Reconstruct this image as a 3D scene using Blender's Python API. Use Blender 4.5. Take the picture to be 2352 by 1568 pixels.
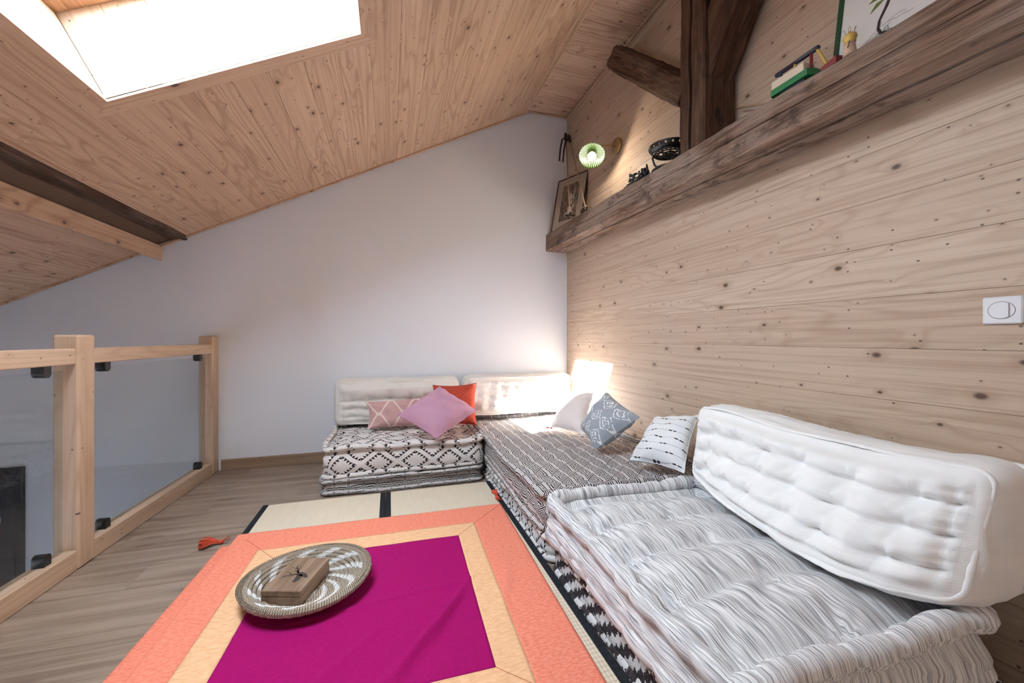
import bpy, math, random
import numpy as np
from mathutils import Vector, Matrix, Quaternion

random.seed(4); RS = np.random.RandomState(4)
for o in list(bpy.data.objects): bpy.data.objects.remove(o)
scene = bpy.context.scene
COL = scene.collection

# ------------------------------------------------------------------ camera, sky, sun, exposure
cam_d = bpy.data.cameras.new('camera'); cam = bpy.data.objects.new('camera', cam_d); COL.objects.link(cam)
cam.location = (0, 0, 1.1); cam.rotation_euler = (math.radians(90), 0, -math.radians(17.09))
cam_d.sensor_width = 36; cam_d.lens = 14.0; cam_d.shift_y = -8/2352; cam_d.clip_start = 0.02
scene.camera = cam

world = bpy.data.worlds.new('sky'); scene.world = world; world.use_nodes = True
bg = world.node_tree.nodes['Background']
bg.inputs[0].default_value = (0.74, 0.87, 1.0, 1); bg.inputs[1].default_value = 21.0

sun_d = bpy.data.lights.new('sun', 'SUN'); sun_d.energy = 100; sun_d.angle = math.radians(0.6); sun_d.color = (.97, .98, 1.0)
sun = bpy.data.objects.new('sun', sun_d); COL.objects.link(sun)
sun.rotation_mode = 'QUATERNION'; sun.rotation_quaternion = Vector((1, .78, -.913)).to_track_quat('-Z', 'Y')
sun.location = (-3, -2, 5)

vs = scene.view_settings
vs.view_transform = 'Standard'; vs.look = 'None'; vs.gamma = 1; vs.use_curve_mapping = False; vs.exposure = 0.66

# ------------------------------------------------------------------ room numbers (metres)
W, D, YF = 1.8, 3.872, -3.6          # wood wall x, white wall y, wall behind the camera
RX, RZ = 1.326, 3.399                # ridge edge of the slope
A = math.atan(.5092); CA, SA = math.cos(A), math.sin(A)
XL = -2.95
RF = RZ + .028                       # flat strip lies a little higher
def slope_z(x): return RZ - (RX - x)*.5092

# roof windows: slope coordinates s (down from the ridge) and y
S0, S1 = 1.651, 2.799
OPEN = [(1.12, 2.15), (-3.2, -2.6)]  # second opening is out of view, added behind the camera for extra daylight
for (o0, o1) in OPEN:                 # portals in the roof windows let the sky light be sampled
    pd = bpy.data.lights.new('sky_portal', 'AREA'); pd.shape = 'RECTANGLE'; pd.size = S1-S0; pd.size_y = o1-o0
    pd.cycles.is_portal = True
    po = bpy.data.objects.new('sky_portal', pd); COL.objects.link(po)
    s = (S0+S1)/2; off = .33
    po.location = (RX - s*CA - SA*off, (o0+o1)/2, RZ - s*SA + CA*off); po.rotation_euler = (0, -A, 0)

LWIN = (-.6, .0, -1.1, -.1)           # unseen stairwell window added in the left wall for daylight: y0, y1, z0, z1
for (loc, rot, sx, sy) in (((XL-.02, -.3, -.6), (0, math.radians(-90), 0), 1.0, .6),):
    pd = bpy.data.lights.new('sky_portal', 'AREA'); pd.shape = 'RECTANGLE'; pd.size = sx; pd.size_y = sy; pd.cycles.is_portal = True
    po = bpy.data.objects.new('sky_portal', pd); COL.objects.link(po); po.location = loc; po.rotation_euler = rot

# ------------------------------------------------------------------ helpers
def link(o, parent=None):
    COL.objects.link(o)
    if parent is not None: o.parent = parent
    return o
def tag(o, label=None, cat=None, group=None, kind=None):
    if label: o['label'] = label
    if cat: o['category'] = cat
    if group: o['group'] = group
    if kind: o['kind'] = kind
    return o
def empty(name, loc=(0, 0, 0), parent=None):
    o = bpy.data.objects.new(name, None); o.empty_display_size = .05; o.location = loc
    return link(o, parent)
def thing(name, label, cat, loc=(0, 0, 0), group=None): return tag(empty(name, loc), label, cat, group)
def mesh_obj(name, verts, faces, mat=None, parent=None, smooth=False, uv=None, M=None):
    me = bpy.data.meshes.new(name); me.from_pydata([tuple(map(float, v)) for v in verts], [], [tuple(map(int, f)) for f in faces])
    if smooth: me.polygons.foreach_set('use_smooth', [True]*len(me.polygons))
    if uv is not None:
        l = me.uv_layers.new(name='UVMap'); vi = np.empty(len(me.loops), dtype=np.int32); me.loops.foreach_get('vertex_index', vi)
        l.data.foreach_set('uv', np.asarray(uv, dtype=np.float32)[vi].ravel())
    if mat: me.materials.append(mat)
    me.update()
    o = bpy.data.objects.new(name, me); link(o, parent)
    if M is not None: o.matrix_basis = M if parent is None else parent_inv(parent) @ M
    return o
def parent_inv(p):
    M = Matrix.Identity(4); q = p; chain = []
    while q is not None: chain.append(q); q = q.parent
    for q in reversed(chain): M = M @ q.matrix_basis
    return M.inverted()
def frame(origin, ex, ey, ez=None):
    ex = Vector(ex).normalized(); ey = Vector(ey); ey = (ey - ex*ey.dot(ex)).normalized()
    ez = ex.cross(ey)
    return Matrix(((ex.x, ey.x, ez.x, origin[0]), (ex.y, ey.y, ez.y, origin[1]), (ex.z, ey.z, ez.z, origin[2]), (0, 0, 0, 1)))

class MB:
    """collects primitives into one mesh"""
    def __init__(s): s.v = []; s.f = []
    def add(s, v, f):
        n = len(s.v); s.v += [tuple(p) for p in v]; s.f += [tuple(i+n for i in q) for q in f]; return s
    def box(s, x0, x1, y0, y1, z0, z1, c=0.0):
        if c <= 0:
            v = [(x, y, z) for z in (z0, z1) for y in (y0, y1) for x in (x0, x1)]
            return s.add(v, [(0, 2, 3, 1), (4, 5, 7, 6), (0, 1, 5, 4), (2, 6, 7, 3), (0, 4, 6, 2), (1, 3, 7, 5)])
        V = {}; v = []
        def idx(p):
            if p not in V: V[p] = len(v); v.append(p)
            return V[p]
        X, Y, Z = (x0, x1), (y0, y1), (z0, z1)
        def cp(i, j, k, ax):
            sx = c if i == 0 else -c; sy = c if j == 0 else -c; sz = c if k == 0 else -c
            return (X[i] + (0 if ax == 0 else sx), Y[j] + (0 if ax == 1 else sy), Z[k] + (0 if ax == 2 else sz))
        f = []
        for ax in range(3):
            for side in (0, 1):
                q = []
                for a, b in ((0, 0), (1, 0), (1, 1), (0, 1)):
                    ijk = [0, 0, 0]; ijk[ax] = side; ijk[(ax+1) % 3] = a; ijk[(ax+2) % 3] = b
                    q.append(idx(cp(*ijk, ax)))
                f.append(tuple(q if side else q[::-1]))
        for ax in range(3):                    # edge bevels
            b, d = (ax+1) % 3, (ax+2) % 3
            for p in (0, 1):
                for r in (0, 1):
                    e = []
                    for t in (0, 1):
                        ijk = [0, 0, 0]; ijk[ax] = t; ijk[b] = p; ijk[d] = r
                        e.append((idx(cp(*ijk, b)), idx(cp(*ijk, d))))
                    q = (e[0][0], e[1][0], e[1][1], e[0][1])
                    f.append(q if (p == r) else q[::-1])
        for i in (0, 1):
            for j in (0, 1):
                for k in (0, 1):
                    q = (idx(cp(i, j, k, 0)), idx(cp(i, j, k, 1)), idx(cp(i, j, k, 2)))
                    f.append(q if (i+j+k) % 2 else q[::-1])
        return s.add(v, f)
    def tube(s, pts, r, n=8, closed=False, cap=True):
        pts = [Vector(p) for p in pts]; m = len(pts)
        rr = r if hasattr(r, '__len__') else [r]*m
        base = len(s.v); up = None
        for i, p in enumerate(pts):
            if closed: t = pts[(i+1) % m] - pts[i-1]
            else: t = pts[min(i+1, m-1)] - pts[max(i-1, 0)]
            t.normalize()
            if up is None:
                up = Vector((0, 0, 1)) if abs(t.z) < .9 else Vector((1, 0, 0))
            a = t.cross(up)
            if a.length < 1e-6: a = t.orthogonal()
            a.normalize(); b = t.cross(a).normalized(); up = -b if b.dot(up) < 0 else b
            a = t.cross(up).normalized(); b = up
            for k in range(n):
                th = 2*math.pi*k/n
                s.v.append(tuple(p + a*(math.cos(th)*rr[i]) + b*(math.sin(th)*rr[i])))
        for i in range(m if closed else m-1):
            for k in range(n):
                i2 = (i+1) % m; k2 = (k+1) % n
                s.f.append((base+i*n+k, base+i*n+k2, base+i2*n+k2, base+i2*n+k))
        if cap and not closed:
            s.f.append(tuple(base+k for k in range(n))[::-1]); s.f.append(tuple(base+(m-1)*n+k for k in range(n)))
        return s
    def lathe(s, prof, n=32, M=None, close=False):
        base = len(s.v); M = M or Matrix.Identity(4)
        for (r, z) in prof:
            for k in range(n):
                th = 2*math.pi*k/n; s.v.append(tuple(M @ Vector((r*math.cos(th), r*math.sin(th), z))))
        m = len(prof)
        for i in range(m if close else m-1):
            i2 = (i+1) % m
            for k in range(n):
                k2 = (k+1) % n; s.f.append((base+i*n+k, base+i*n+k2, base+i2*n+k2, base+i2*n+k))
        return s
    def sphere(s, c, r, n=16, m=10, M=None):
        r = r if hasattr(r, '__len__') else (r, r, r)
        base = len(s.v)
        for i in range(m+1):
            ph = math.pi*i/m
            for k in range(n):
                th = 2*math.pi*k/n
                p = Vector((math.sin(ph)*math.cos(th)*r[0], math.sin(ph)*math.sin(th)*r[1], math.cos(ph)*r[2]))
                if M: p = M @ p
                s.v.append((c[0]+p[0], c[1]+p[1], c[2]+p[2]))
        for i in range(m):
            for k in range(n):
                k2 = (k+1) % n; s.f.append((base+i*n+k, base+(i+1)*n+k, base+(i+1)*n+k2, base+i*n+k2))
        return s
    def prism(s, poly, z0, z1):
        n = len(poly); b = len(s.v)
        s.v += [(x, y, z0) for x, y in poly] + [(x, y, z1) for x, y in poly]
        s.f.append(tuple(b+i for i in range(n))[::-1]); s.f.append(tuple(b+n+i for i in range(n)))
        for i in range(n):
            j = (i+1) % n; s.f.append((b+i, b+j, b+n+j, b+n+i))
        return s
    def build(s, name, mat, parent=None, smooth=False, M=None): return mesh_obj(name, s.v, s.f, mat, parent, smooth, None, M)

def smooth_noise(seed, n=10, fmin=1., fmax=6.):
    r = np.random.RandomState(seed); k = r.uniform(fmin, fmax, n); a = r.uniform(0, 2*np.pi, n); p = r.uniform(0, 2*np.pi, n)
    w = 1/np.sqrt(n)
    def f(x, y):
        out = 0
        for i in range(n): out = out + np.sin(2*np.pi*k[i]*(np.cos(a[i])*x + np.sin(a[i])*y) + p[i])
        return out*w
    return f

# ------------------------------------------------------------------ materials
class NT:
    def __init__(s, name):
        s.m = bpy.data.materials.new(name); s.m.use_nodes = True; s.t = s.m.node_tree
        s.p = s.t.nodes['Principled BSDF']; s.out = s.t.nodes['Material Output']
    def n(s, typ, ins=None, **kw):
        nd = s.t.nodes.new(typ)
        for k, v in kw.items(): setattr(nd, k, v)
        for k, v in (ins or {}).items(): s.set(nd.inputs[k], v)
        return nd
    def set(s, sock, v):
        if hasattr(v, 'is_linked') or hasattr(v, 'links'): s.t.links.new(v, sock)
        elif isinstance(v, (tuple, list)) and len(v) == 3 and sock.type == 'RGBA': sock.default_value = (*v, 1)
        else: sock.default_value = v
    def math(s, op, a, b=0., c=None, clamp=False):
        nd = s.n('ShaderNodeMath', operation=op, use_clamp=clamp); s.set(nd.inputs[0], a); s.set(nd.inputs[1], b)
        if c is not None: s.set(nd.inputs[2], c)
        return nd.outputs[0]
    def add(s, a, b): return s.math('ADD', a, b)
    def sub(s, a, b): return s.math('SUBTRACT', a, b)
    def mul(s, a, b): return s.math('MULTIPLY', a, b)
    def lt(s, a, b): return s.math('LESS_THAN', a, b)
    def gt(s, a, b): return s.math('GREATER_THAN', a, b)
    def sin(s, a): return s.math('SINE', a)
    def abs(s, a): return s.math('ABSOLUTE', a)
    def frac(s, a): return s.math('FRACT', a)
    def sstep(s, a, lo, hi):
        nd = s.n('ShaderNodeMapRange', interpolation_type='SMOOTHSTEP'); s.set(nd.inputs[0], a); s.set(nd.inputs[1], lo); s.set(nd.inputs[2], hi)
        return nd.outputs[0]
    def mix(s, f, a, b, blend='MIX'):
        nd = s.n('ShaderNodeMix', data_type='RGBA', blend_type=blend); s.set(nd.inputs[0], f); s.set(nd.inputs[6], a); s.set(nd.inputs[7], b)
        return nd.outputs[2]
    def comb(s, x, y, z=0.): 
        nd = s.n('ShaderNodeCombineXYZ'); s.set(nd.inputs[0], x); s.set(nd.inputs[1], y); s.set(nd.inputs[2], z); return nd.outputs[0]
    def sep(s, v):
        nd = s.n('ShaderNodeSeparateXYZ'); s.set(nd.inputs[0], v); return nd.outputs[0], nd.outputs[1], nd.outputs[2]
    def noise(s, v, scale=1., detail=2., rough=.5, dist=0.):
        nd = s.n('ShaderNodeTexNoise'); s.set(nd.inputs['Vector'], v); s.set(nd.inputs['Scale'], scale); s.set(nd.inputs['Detail'], detail)
        s.set(nd.inputs['Roughness'], rough); s.set(nd.inputs['Distortion'], dist); return nd.outputs[0]
    def vor(s, v, scale=1., rnd=1.):
        nd = s.n('ShaderNodeTexVoronoi', voronoi_dimensions='2D'); s.set(nd.inputs['Vector'], v); s.set(nd.inputs['Scale'], scale); s.set(nd.inputs['Randomness'], rnd)
        return nd.outputs['Distance'], nd.outputs['Color']
    def obj(s): return s.n('ShaderNodeTexCoord').outputs['Object']
    def uv(s): return s.n('ShaderNodeTexCoord').outputs['UV']
    def attr(s, name): return s.n('ShaderNodeAttribute', attribute_type='OBJECT', attribute_name=name).outputs['Fac']
    def bump(s, h, strength=.3, dist=.002):
        nd = s.n('ShaderNodeBump'); nd.inputs['Strength'].default_value = strength; nd.inputs['Distance'].default_value = dist; s.set(nd.inputs['Height'], h)
        s.t.links.new(nd.outputs[0], s.p.inputs['Normal'])
    def done(s, color=None, rough=.6, metal=0., spec=None):
        if color is not None: s.set(s.p.inputs['Base Color'], color)
        s.set(s.p.inputs['Roughness'], rough); s.p.inputs['Metallic'].default_value = metal
        if spec is not None: s.p.inputs['Specular IOR Level'].default_value = spec
        return s.m

def plain(name, col, rough=.6, metal=0., spec=None): return NT(name).done(col, rough, metal, spec)

def pine(name, light, mid, ring, knot=(.085, .048, .034), ring_amt=.5, rough=.5, knots=1.0):
    b = NT(name); x, y, z = b.sep(b.obj()); sd = b.attr('seed')
    X = b.add(x, b.mul(sd, 13.7)); Y = b.add(b.add(y, z), b.mul(sd, 3.13))
    d1, c1 = b.vor(b.comb(b.mul(X, 5.2), b.mul(Y, 8.2)))
    r1, g1, _ = b.sep(c1)
    n1 = b.noise(b.comb(b.mul(X, .5), b.mul(Y, 5.0), b.mul(sd, 7.1)), 1., 1.5, .4)
    act = b.lt(r1, .95*knots)
    near = b.mul(b.math('EXPONENT', b.mul(d1, -9.)), b.mul(act, .06))
    ph = b.mul(b.add(n1, near), 120.)
    rings = b.math('POWER', b.add(.5, b.mul(b.sin(ph), .5)), 3.5)
    streak = b.noise(b.comb(b.mul(X, .45), b.mul(Y, 14.), sd), 1., 2., .5)
    fine = b.noise(b.comb(b.mul(X, 2.2), b.mul(Y, 190.), sd), 1., 2., .6)
    fine2 = b.noise(b.comb(b.mul(X, 1.1), b.mul(Y, 60.), sd), 1., 2., .6)
    tone = b.noise(b.comb(b.mul(sd, 31.), 3.3), 1., 0.)
    base = b.mix(b.sstep(streak, .35, .75), light, mid)
    base = b.mix(b.mul(b.sstep(tone, .35, .65), .5), base, b.mix(.18, mid, ring))
    base = b.mix(b.mul(rings, b.mul(b.sstep(n1, .36, .55), ring_amt)), base, ring)
    base = b.mix(b.mul(b.sstep(fine2, .42, .72), .42), base, ring)
    base = b.mix(b.mul(b.sstep(fine, .48, .75), .30), base, ring)
    rad = b.add(.020, b.mul(b.math('POWER', g1, 4.), .115))
    km = b.mul(b.sub(1., b.sstep(d1, b.mul(rad, .30), rad)), act)
    halo = b.mul(b.sub(1., b.sstep(d1, rad, b.mul(rad, 2.6))), b.mul(act, .35))
    d2, c2 = b.vor(b.comb(b.mul(X, 13.), b.mul(Y, 19.))); r2, g2, _ = b.sep(c2)
    k2 = b.mul(b.sub(1., b.sstep(d2, .045, .075)), b.lt(r2, .12*knots))
    base = b.mix(halo, base, ring)
    base = b.mix(b.math('MAXIMUM', b.mul(km, .93), b.mul(k2, .85)), base, knot)
    b.bump(b.sub(b.mul(fine2, .4), km), .12, .002)
    return b.done(base, rough, spec=.3)

def glass_ior(b, n):
    # the same index on both faces of a pane (the Fresnel node inverts it on back faces)
    bf = b.n('ShaderNodeNewGeometry').outputs['Backfacing']
    return b.add(b.mul(bf, 1/n), b.mul(b.sub(1., bf), n))
gl = NT('window_glass'); tr = gl.n('ShaderNodeBsdfTransparent'); tr.inputs[0].default_value = (.97, .98, .98, 1); gs = gl.n('ShaderNodeBsdfGlossy'); gs.inputs['Roughness'].default_value = 0.0
fr = gl.n('ShaderNodeFresnel', {0: glass_ior(gl, 1.35)}); mx = gl.n('ShaderNodeMixShader', {0: fr.outputs[0], 1: tr.outputs[0], 2: gs.outputs[0]})
gl.t.links.new(mx.outputs[0], gl.out.inputs['Surface']); WGLASS = gl.m
PINE_WALL = pine('pine_wall_board', (.60, .475, .372), (.525, .40, .302), (.33, .215, .142), ring_amt=.34)
PINE_CEIL = pine('pine_ceiling_board', (.66, .465, .335), (.57, .385, .27), (.31, .175, .11), ring_amt=.5)
PINE_REVEAL = pine('pine_reveal_board', (.56, .44, .34), (.50, .385, .29), (.33, .23, .16), ring_amt=.3, knots=.6)
PINE_RAIL = pine('pine_railing', (.71, .55, .41), (.62, .46, .33), (.40, .26, .17), knots=.35, ring_amt=.35)
PINE_SASH = pine('pine_sash', (.52, .32, .19), (.45, .26, .15), (.27, .13, .07), knots=.25)
PINE_BASE = pine('pine_baseboard', (.40, .285, .20), (.34, .235, .16), (.19, .115, .07), knots=.5)

def oak_floor():
    b = NT('oak_laminate'); x, y, z = b.sep(b.obj()); sd = b.attr('seed')
    X = b.add(x, b.mul(sd, 11.3)); Y = b.add(y, b.mul(sd, 2.7))
    g = b.noise(b.comb(b.mul(X, 1.2), b.mul(Y, 22.), sd), 1., 4., .6, .6)
    f = b.noise(b.comb(b.mul(X, 5.), b.mul(Y, 220.), sd), 1., 3., .6)
    br = b.noise(b.comb(b.mul(X, .8), b.mul(Y, 5.), sd), 1., 2., .5)
    c = b.mix(b.sstep(g, .3, .7), (.19, .135, .10), (.36, .275, .215))
    c = b.mix(b.mul(b.sstep(br, .4, .7), .45), c, (.43, .345, .28))
    c = b.mix(b.mul(b.sstep(f, .5, .8), .3), c, (.12, .08, .055))
    d1, c1 = b.vor(b.comb(b.mul(X, 1.8), b.mul(Y, 8.))); r1, g1, _ = b.sep(c1)
    k = b.mul(b.sub(1., b.sstep(d1, .03, .16)), b.lt(r1, .3)); c = b.mix(b.mul(k, .55), c, (.10, .065, .045))
    b.bump(f, .08, .001)
    return b.done(c, .42, spec=.35)
OAK = oak_floor()

def old_wood(name, dark, mid, grey, greyness=.5):
    b = NT(name); x, y, z = b.sep(b.obj())
    q = b.add(b.mul(y, 1.), b.mul(z, 1.37))
    g = b.noise(b.comb(b.mul(x, 2.), b.mul(q, 34.), z), 1., 5., .65, .8)
    f = b.noise(b.comb(b.mul(x, 6.), b.mul(q, 190.), 0.), 1., 3., .6)
    L = b.noise(b.comb(b.mul(x, 1.7), b.mul(y, 5.), b.mul(z, 5.)), 1., 3., .6)
    c = b.mix(b.sstep(g, .3, .66), dark, mid)
    c = b.mix(b.mul(b.sstep(L, .38, .62), greyness), c, grey)
    c = b.mix(b.mul(b.sstep(f, .46, .68), .68), c, dark)
    st = b.noise(b.comb(b.mul(x, 5.), b.mul(y, 9.), b.mul(z, 9.)), 1., 4., .7)
    c = b.mix(b.mul(b.sstep(st, .52, .68), .72), c, (.03, .02, .015))
    b.bump(b.add(g, b.mul(f, .6)), .55, .004)
    return b.done(c, .8, spec=.2)
OLD_BEAM = old_wood('weathered_beam_wood', (.070, .036, .022), (.27, .17, .122), (.37, .285, .235), .65)
OLD_POST = old_wood('old_brown_timber', (.030, .013, .008), (.135, .070, .043), (.15, .095, .066), .4)
OLD_PURLIN = old_wood('dark_purlin_wood', (.035, .018, .012), (.11, .066, .046), (.16, .12, .10), .5)

def plaster():
    b = NT('white_plaster'); n = b.noise(b.obj(), 160., 3., .6); b.bump(n, .12, .001)
    return b.done((.83, .87, .95), .85, spec=.15)
PLASTER = plaster()
BACKING = plain('board_backing', (.12, .075, .05), .9)
DARK = plain('dark_gap', (.02, .015, .012), .9)

# fabrics
def weave_bump(b, u, v, s=900., k=.15):
    h = b.add(b.sin(b.mul(u, s)), b.sin(b.mul(v, s))); n = b.noise(b.comb(u, v), 30., 3., .6)
    b.bump(b.add(b.mul(h, .25), n), k, .0015)
def fabric(name, col, col2=None, rough=.9, sheen=.0, mott=80.):
    b = NT(name); u, v, _ = b.sep(b.uv()); n = b.noise(b.comb(b.mul(u, .35), v), mott, 3., .7)
    c = b.mix(b.sstep(n, .36, .64), col, col2 or col); weave_bump(b, u, v); return b.done(c, rough, spec=.1)
def zigzag(name, black=(.030, .024, .026), white=(.72, .68, .67), p=.10, rh=.062, swap=False, ns=4.6):
    b = NT(name); u, v, _ = b.sep(b.uv())
    if swap: u, v = v, u
    wob = b.mul(b.sub(b.noise(b.comb(u, v), 9., 2.), .5), .018)
    U = b.math('DIVIDE', b.add(u, wob), p); V = b.math('DIVIDE', b.add(v, wob), rh)
    row = b.math('FLOOR', V); fv = b.frac(V); U = b.add(U, b.mul(row, .5))
    t = b.abs(b.sub(b.mul(b.frac(U), 2.), 1.)); k = b.sub(1., t)
    up = b.lt(fv, k)
    d_up = b.math('MINIMUM', fv, b.sub(k, fv)); d_dn = b.math('MINIMUM', b.sub(1., fv), b.sub(fv, k))
    d = b.math('ABSOLUTE', b.add(b.mul(up, d_up), b.mul(b.sub(1., up), d_dn)))
    st = b.gt(b.frac(b.add(b.mul(d, ns*2), .62)), .44)
    ln = b.lt(b.math('MINIMUM', fv, b.sub(1., fv)), .035)
    st = b.mul(st, b.sub(1., ln))
    c = b.mix(st, white, black); weave_bump(b, u, v); return b.done(c, .9, spec=.1)
def sawtooth(name, black=(.034, .026, .028), white=(.74, .70, .68), pu=.25, pv=.185, rough_edge=0.):
    b = NT(name); u, v, _ = b.sep(b.uv()); nn = b.noise(b.comb(u, v), 7., 2.)
    wob = b.mul(b.sub(nn, .5), .02)
    U = b.math('DIVIDE', b.add(u, wob), pu); V = b.math('DIVIDE', b.add(v, wob), pv)
    if rough_edge:
        jag = b.mul(b.sub(b.noise(b.comb(u, v), 240., 2.), .5), rough_edge); U = b.add(U, jag); V = b.add(V, jag)
    def lattice(ou, ov):
        a = b.abs(b.sub(b.frac(b.add(U, ou)), .5)); c = b.abs(b.sub(b.frac(b.add(V, ov)), .5))
        m = b.mul(b.add(a, c), 2.); e = b.abs(b.sub(b.frac(b.mul(b.sub(a, c), 7.)), .5))
        inside = b.lt(m, .80); edge = b.gt(m, b.sub(.80, b.mul(e, .62)))
        dot = b.lt(b.abs(b.sub(m, .30)), .0)
        return b.mul(inside, edge), b.lt(m, 1.)
    k1, in1 = lattice(0., 0.); k2, in2 = lattice(.5, .5)
    k = b.math('MAXIMUM', b.mul(k1, in1), b.mul(k2, b.sub(1., in1)))
    c = b.mix(k, white, black); weave_bump(b, u, v); return b.done(c, .9, spec=.1)
def bold_pattern(name):
    b = NT(name); u, v, _ = b.sep(b.uv())
    j = b.mul(b.sub(b.noise(b.comb(u, v), 110., 2., .7), .5), .024); U = b.math('DIVIDE', b.add(u, j), .15); V = b.math('DIVIDE', b.add(v, j), .105)
    t = b.abs(b.sub(b.mul(b.frac(U), 2.), 1.)); saw = b.mul(b.abs(b.sub(b.frac(b.mul(V, 4.)), .5)), .5)
    s = b.frac(b.add(b.add(V, t), saw)); k = b.gt(s, .47)
    sp = b.noise(b.comb(u, v), 420., 1.); k = b.mul(k, b.sub(1., b.gt(sp, .70)))
    c = b.mix(k, (.70, .67, .66), (.045, .034, .038)); weave_bump(b, u, v); return b.done(c, .9, spec=.1)
def stripes(name):
    b = NT(name); u, v, _ = b.sep(b.uv())
    w = b.mul(b.sub(b.noise(b.comb(u, v), 5., 2.), .5), .007); V = b.add(u, w)
    n1 = b.noise(b.comb(b.mul(V, 190.), b.mul(v, 6.)), 1., 2., .55); n2 = b.noise(b.comb(b.mul(V, 46.), b.mul(v, 1.5)), 1., 2., .55)
    c = b.mix(b.sstep(n1, .40, .60), (.84, .83, .83), (.40, .395, .415)); c = b.mix(b.mul(b.sstep(n2, .42, .62), .45), c, (.84, .83, .83))
    n3 = b.noise(b.comb(b.mul(V, 260.), b.mul(v, 9.)), 1., 1., .5); c = b.mix(b.mul(b.sstep(n3, .56, .66), .7), c, (.10, .10, .125))
    weave_bump(b, u, v); return b.done(c, .9, spec=.1)
M_ZIG = zigzag('zigzag_cotton', p=.14, rh=.08, swap=True, ns=3.3); M_ZIG2 = zigzag('zigzag_cotton_small', p=.095, rh=.092, ns=3.6)
M_SAW = sawtooth('sawtooth_diamond_cotton'); M_BOLD = bold_pattern('bold_jagged_cotton'); M_STRIPE = stripes('grey_striped_cotton')
M_WHITE = fabric('white_cotton', (.90, .885, .87), (.87, .855, .84), mott=20.)
M_IVORY = fabric('ivory_cotton', (.87, .845, .80), (.84, .815, .77), mott=20.)
M_MAUVE = fabric('mauve_cotton', (.56, .32, .43), (.50, .275, .38), mott=300.)
M_RED = fabric('brick_red_cotton', (.50, .085, .050), (.42, .06, .038), mott=120.)
M_ORANGE = fabric('orange_chambray', (.90, .32, .22), (.80, .22, .14), mott=150.)
M_PEACH = fabric('peach_chambray', (.90, .56, .33), (.80, .46, .25), mott=90.)
M_MAGENTA = fabric('magenta_cotton', (.39, .007, .140), (.34, .005, .120), mott=160.)
M_TASSEL = plain('orange_wool', (.62, .09, .04), .95)
M_BUTTON = plain('button_cotton', (.62, .61, .60), .8)

def pink_diamond():
    b = NT('pink_diamond_cotton'); u, v, _ = b.sep(b.uv()); U = b.math('DIVIDE', u, .20); V = b.math('DIVIDE', v, .23)
    def band(o):
        t = b.abs(b.sub(b.frac(b.add(U, o)), .5)); return t
    a = b.abs(b.sub(b.frac(U), .5)); c = b.abs(b.sub(b.frac(V), .5))
    t = b.math('MINIMUM', b.math('MAXIMUM', b.sub(b.mul(a, 2.), .12), 0.), .76); t = b.math('DIVIDE', t, .76)
    d = b.abs(b.sub(t, b.mul(c, 2.))); ln = b.lt(d, .11)
    a_edge = b.mul(b.gt(a, .44), b.lt(c, .12)); b_edge = b.mul(b.lt(a, .06), b.gt(c, .38))
    cc = b.mix(ln, (.60, .37, .36), (.80, .65, .60)); weave_bump(b, u, v); return b.done(cc, .9, spec=.1)
M_PINK = pink_diamond()
def ikat():
    b = NT('grey_ikat_cotton'); u, v, _ = b.sep(b.uv())
    nz = b.mul(b.sub(b.noise(b.comb(u, v), 34., 2.), .5), .030); U = b.math('DIVIDE', b.add(u, nz), .115); V = b.math('DIVIDE', b.add(v, nz), .125)
    a = b.abs(b.sub(b.frac(U), .5)); c = b.abs(b.sub(b.frac(V), .5)); m = b.mul(b.add(a, c), 2.)
    ring = b.lt(b.abs(b.sub(m, .42)), .085); ring2 = b.lt(b.abs(b.sub(m, .86)), .07); dot = b.lt(m, .10)
    brk = b.gt(b.noise(b.comb(u, v), 60., 1.), .42)
    k = b.mul(b.math('MAXIMUM', b.math('MAXIMUM', ring, ring2), dot), brk)
    c2 = b.mix(k, (.34, .37, .41), (.80, .80, .78)); weave_bump(b, u, v); return b.done(c2, .9, spec=.1)
M_IKAT = ikat()
def dashes():
    b = NT('white_dash_cotton'); u, v, _ = b.sep(b.uv()); V = b.math('DIVIDE', v, .042); fv = b.frac(V); row = b.math('FLOOR', V)
    ln = b.lt(b.abs(b.sub(fv, .5)), .035); U = b.frac(b.add(b.math('DIVIDE', u, .12), b.mul(row, .37)))
    U2 = b.math('MINIMUM', b.abs(b.sub(U, .3)), b.abs(b.sub(U, .5))); dash = b.mul(b.lt(U2, .07), b.lt(b.abs(b.sub(fv, .5)), .075))
    c = b.mix(b.mul(ln, .75), (.80, .80, .80), (.36, .38, .46)); c = b.mix(dash, c, (.03, .03, .035)); weave_bump(b, u, v); return b.done(c, .9, spec=.1)
M_DASH = dashes()
def palepink():
    b = NT('pale_pink_weave'); u, v, _ = b.sep(b.uv()); a = b.sin(b.mul(b.add(u, v), 330.)); k = b.gt(a, .55)
    c = b.mix(k, (.88, .85, .83), (.78, .60, .60)); weave_bump(b, u, v); return b.done(c, .9, spec=.1)
M_PALE = palepink()

# ------------------------------------------------------------------ setting: boards
def plank(parent, M, x0, x1, y0, y1, t, mat, seed, c=.0016, name='plank'):
    """board: local x along, y across, visible face at z=0, thickness below; chamfered long edges"""
    P = [(y0, -t), (y1, -t), (y1, -c), (y1-c, 0), (y0+c, 0), (y0, -c)]
    v = [(x0, a, b) for a, b in P] + [(x1, a, b) for a, b in P]; n = 6
    f = [tuple(range(n)), tuple(range(n, 2*n))[::-1]] + [(i, n+i, n+(i+1) % n, (i+1) % n) for i in range(n)]
    f = [q[::-1] for q in f]
    o = mesh_obj(name, v, f, mat, parent, False, None, M); o['seed'] = float(seed)
    return o
_sd = [0.0]
def nseed():
    _sd[0] = (_sd[0] + .6180339) % 1.0; return _sd[0]

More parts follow.
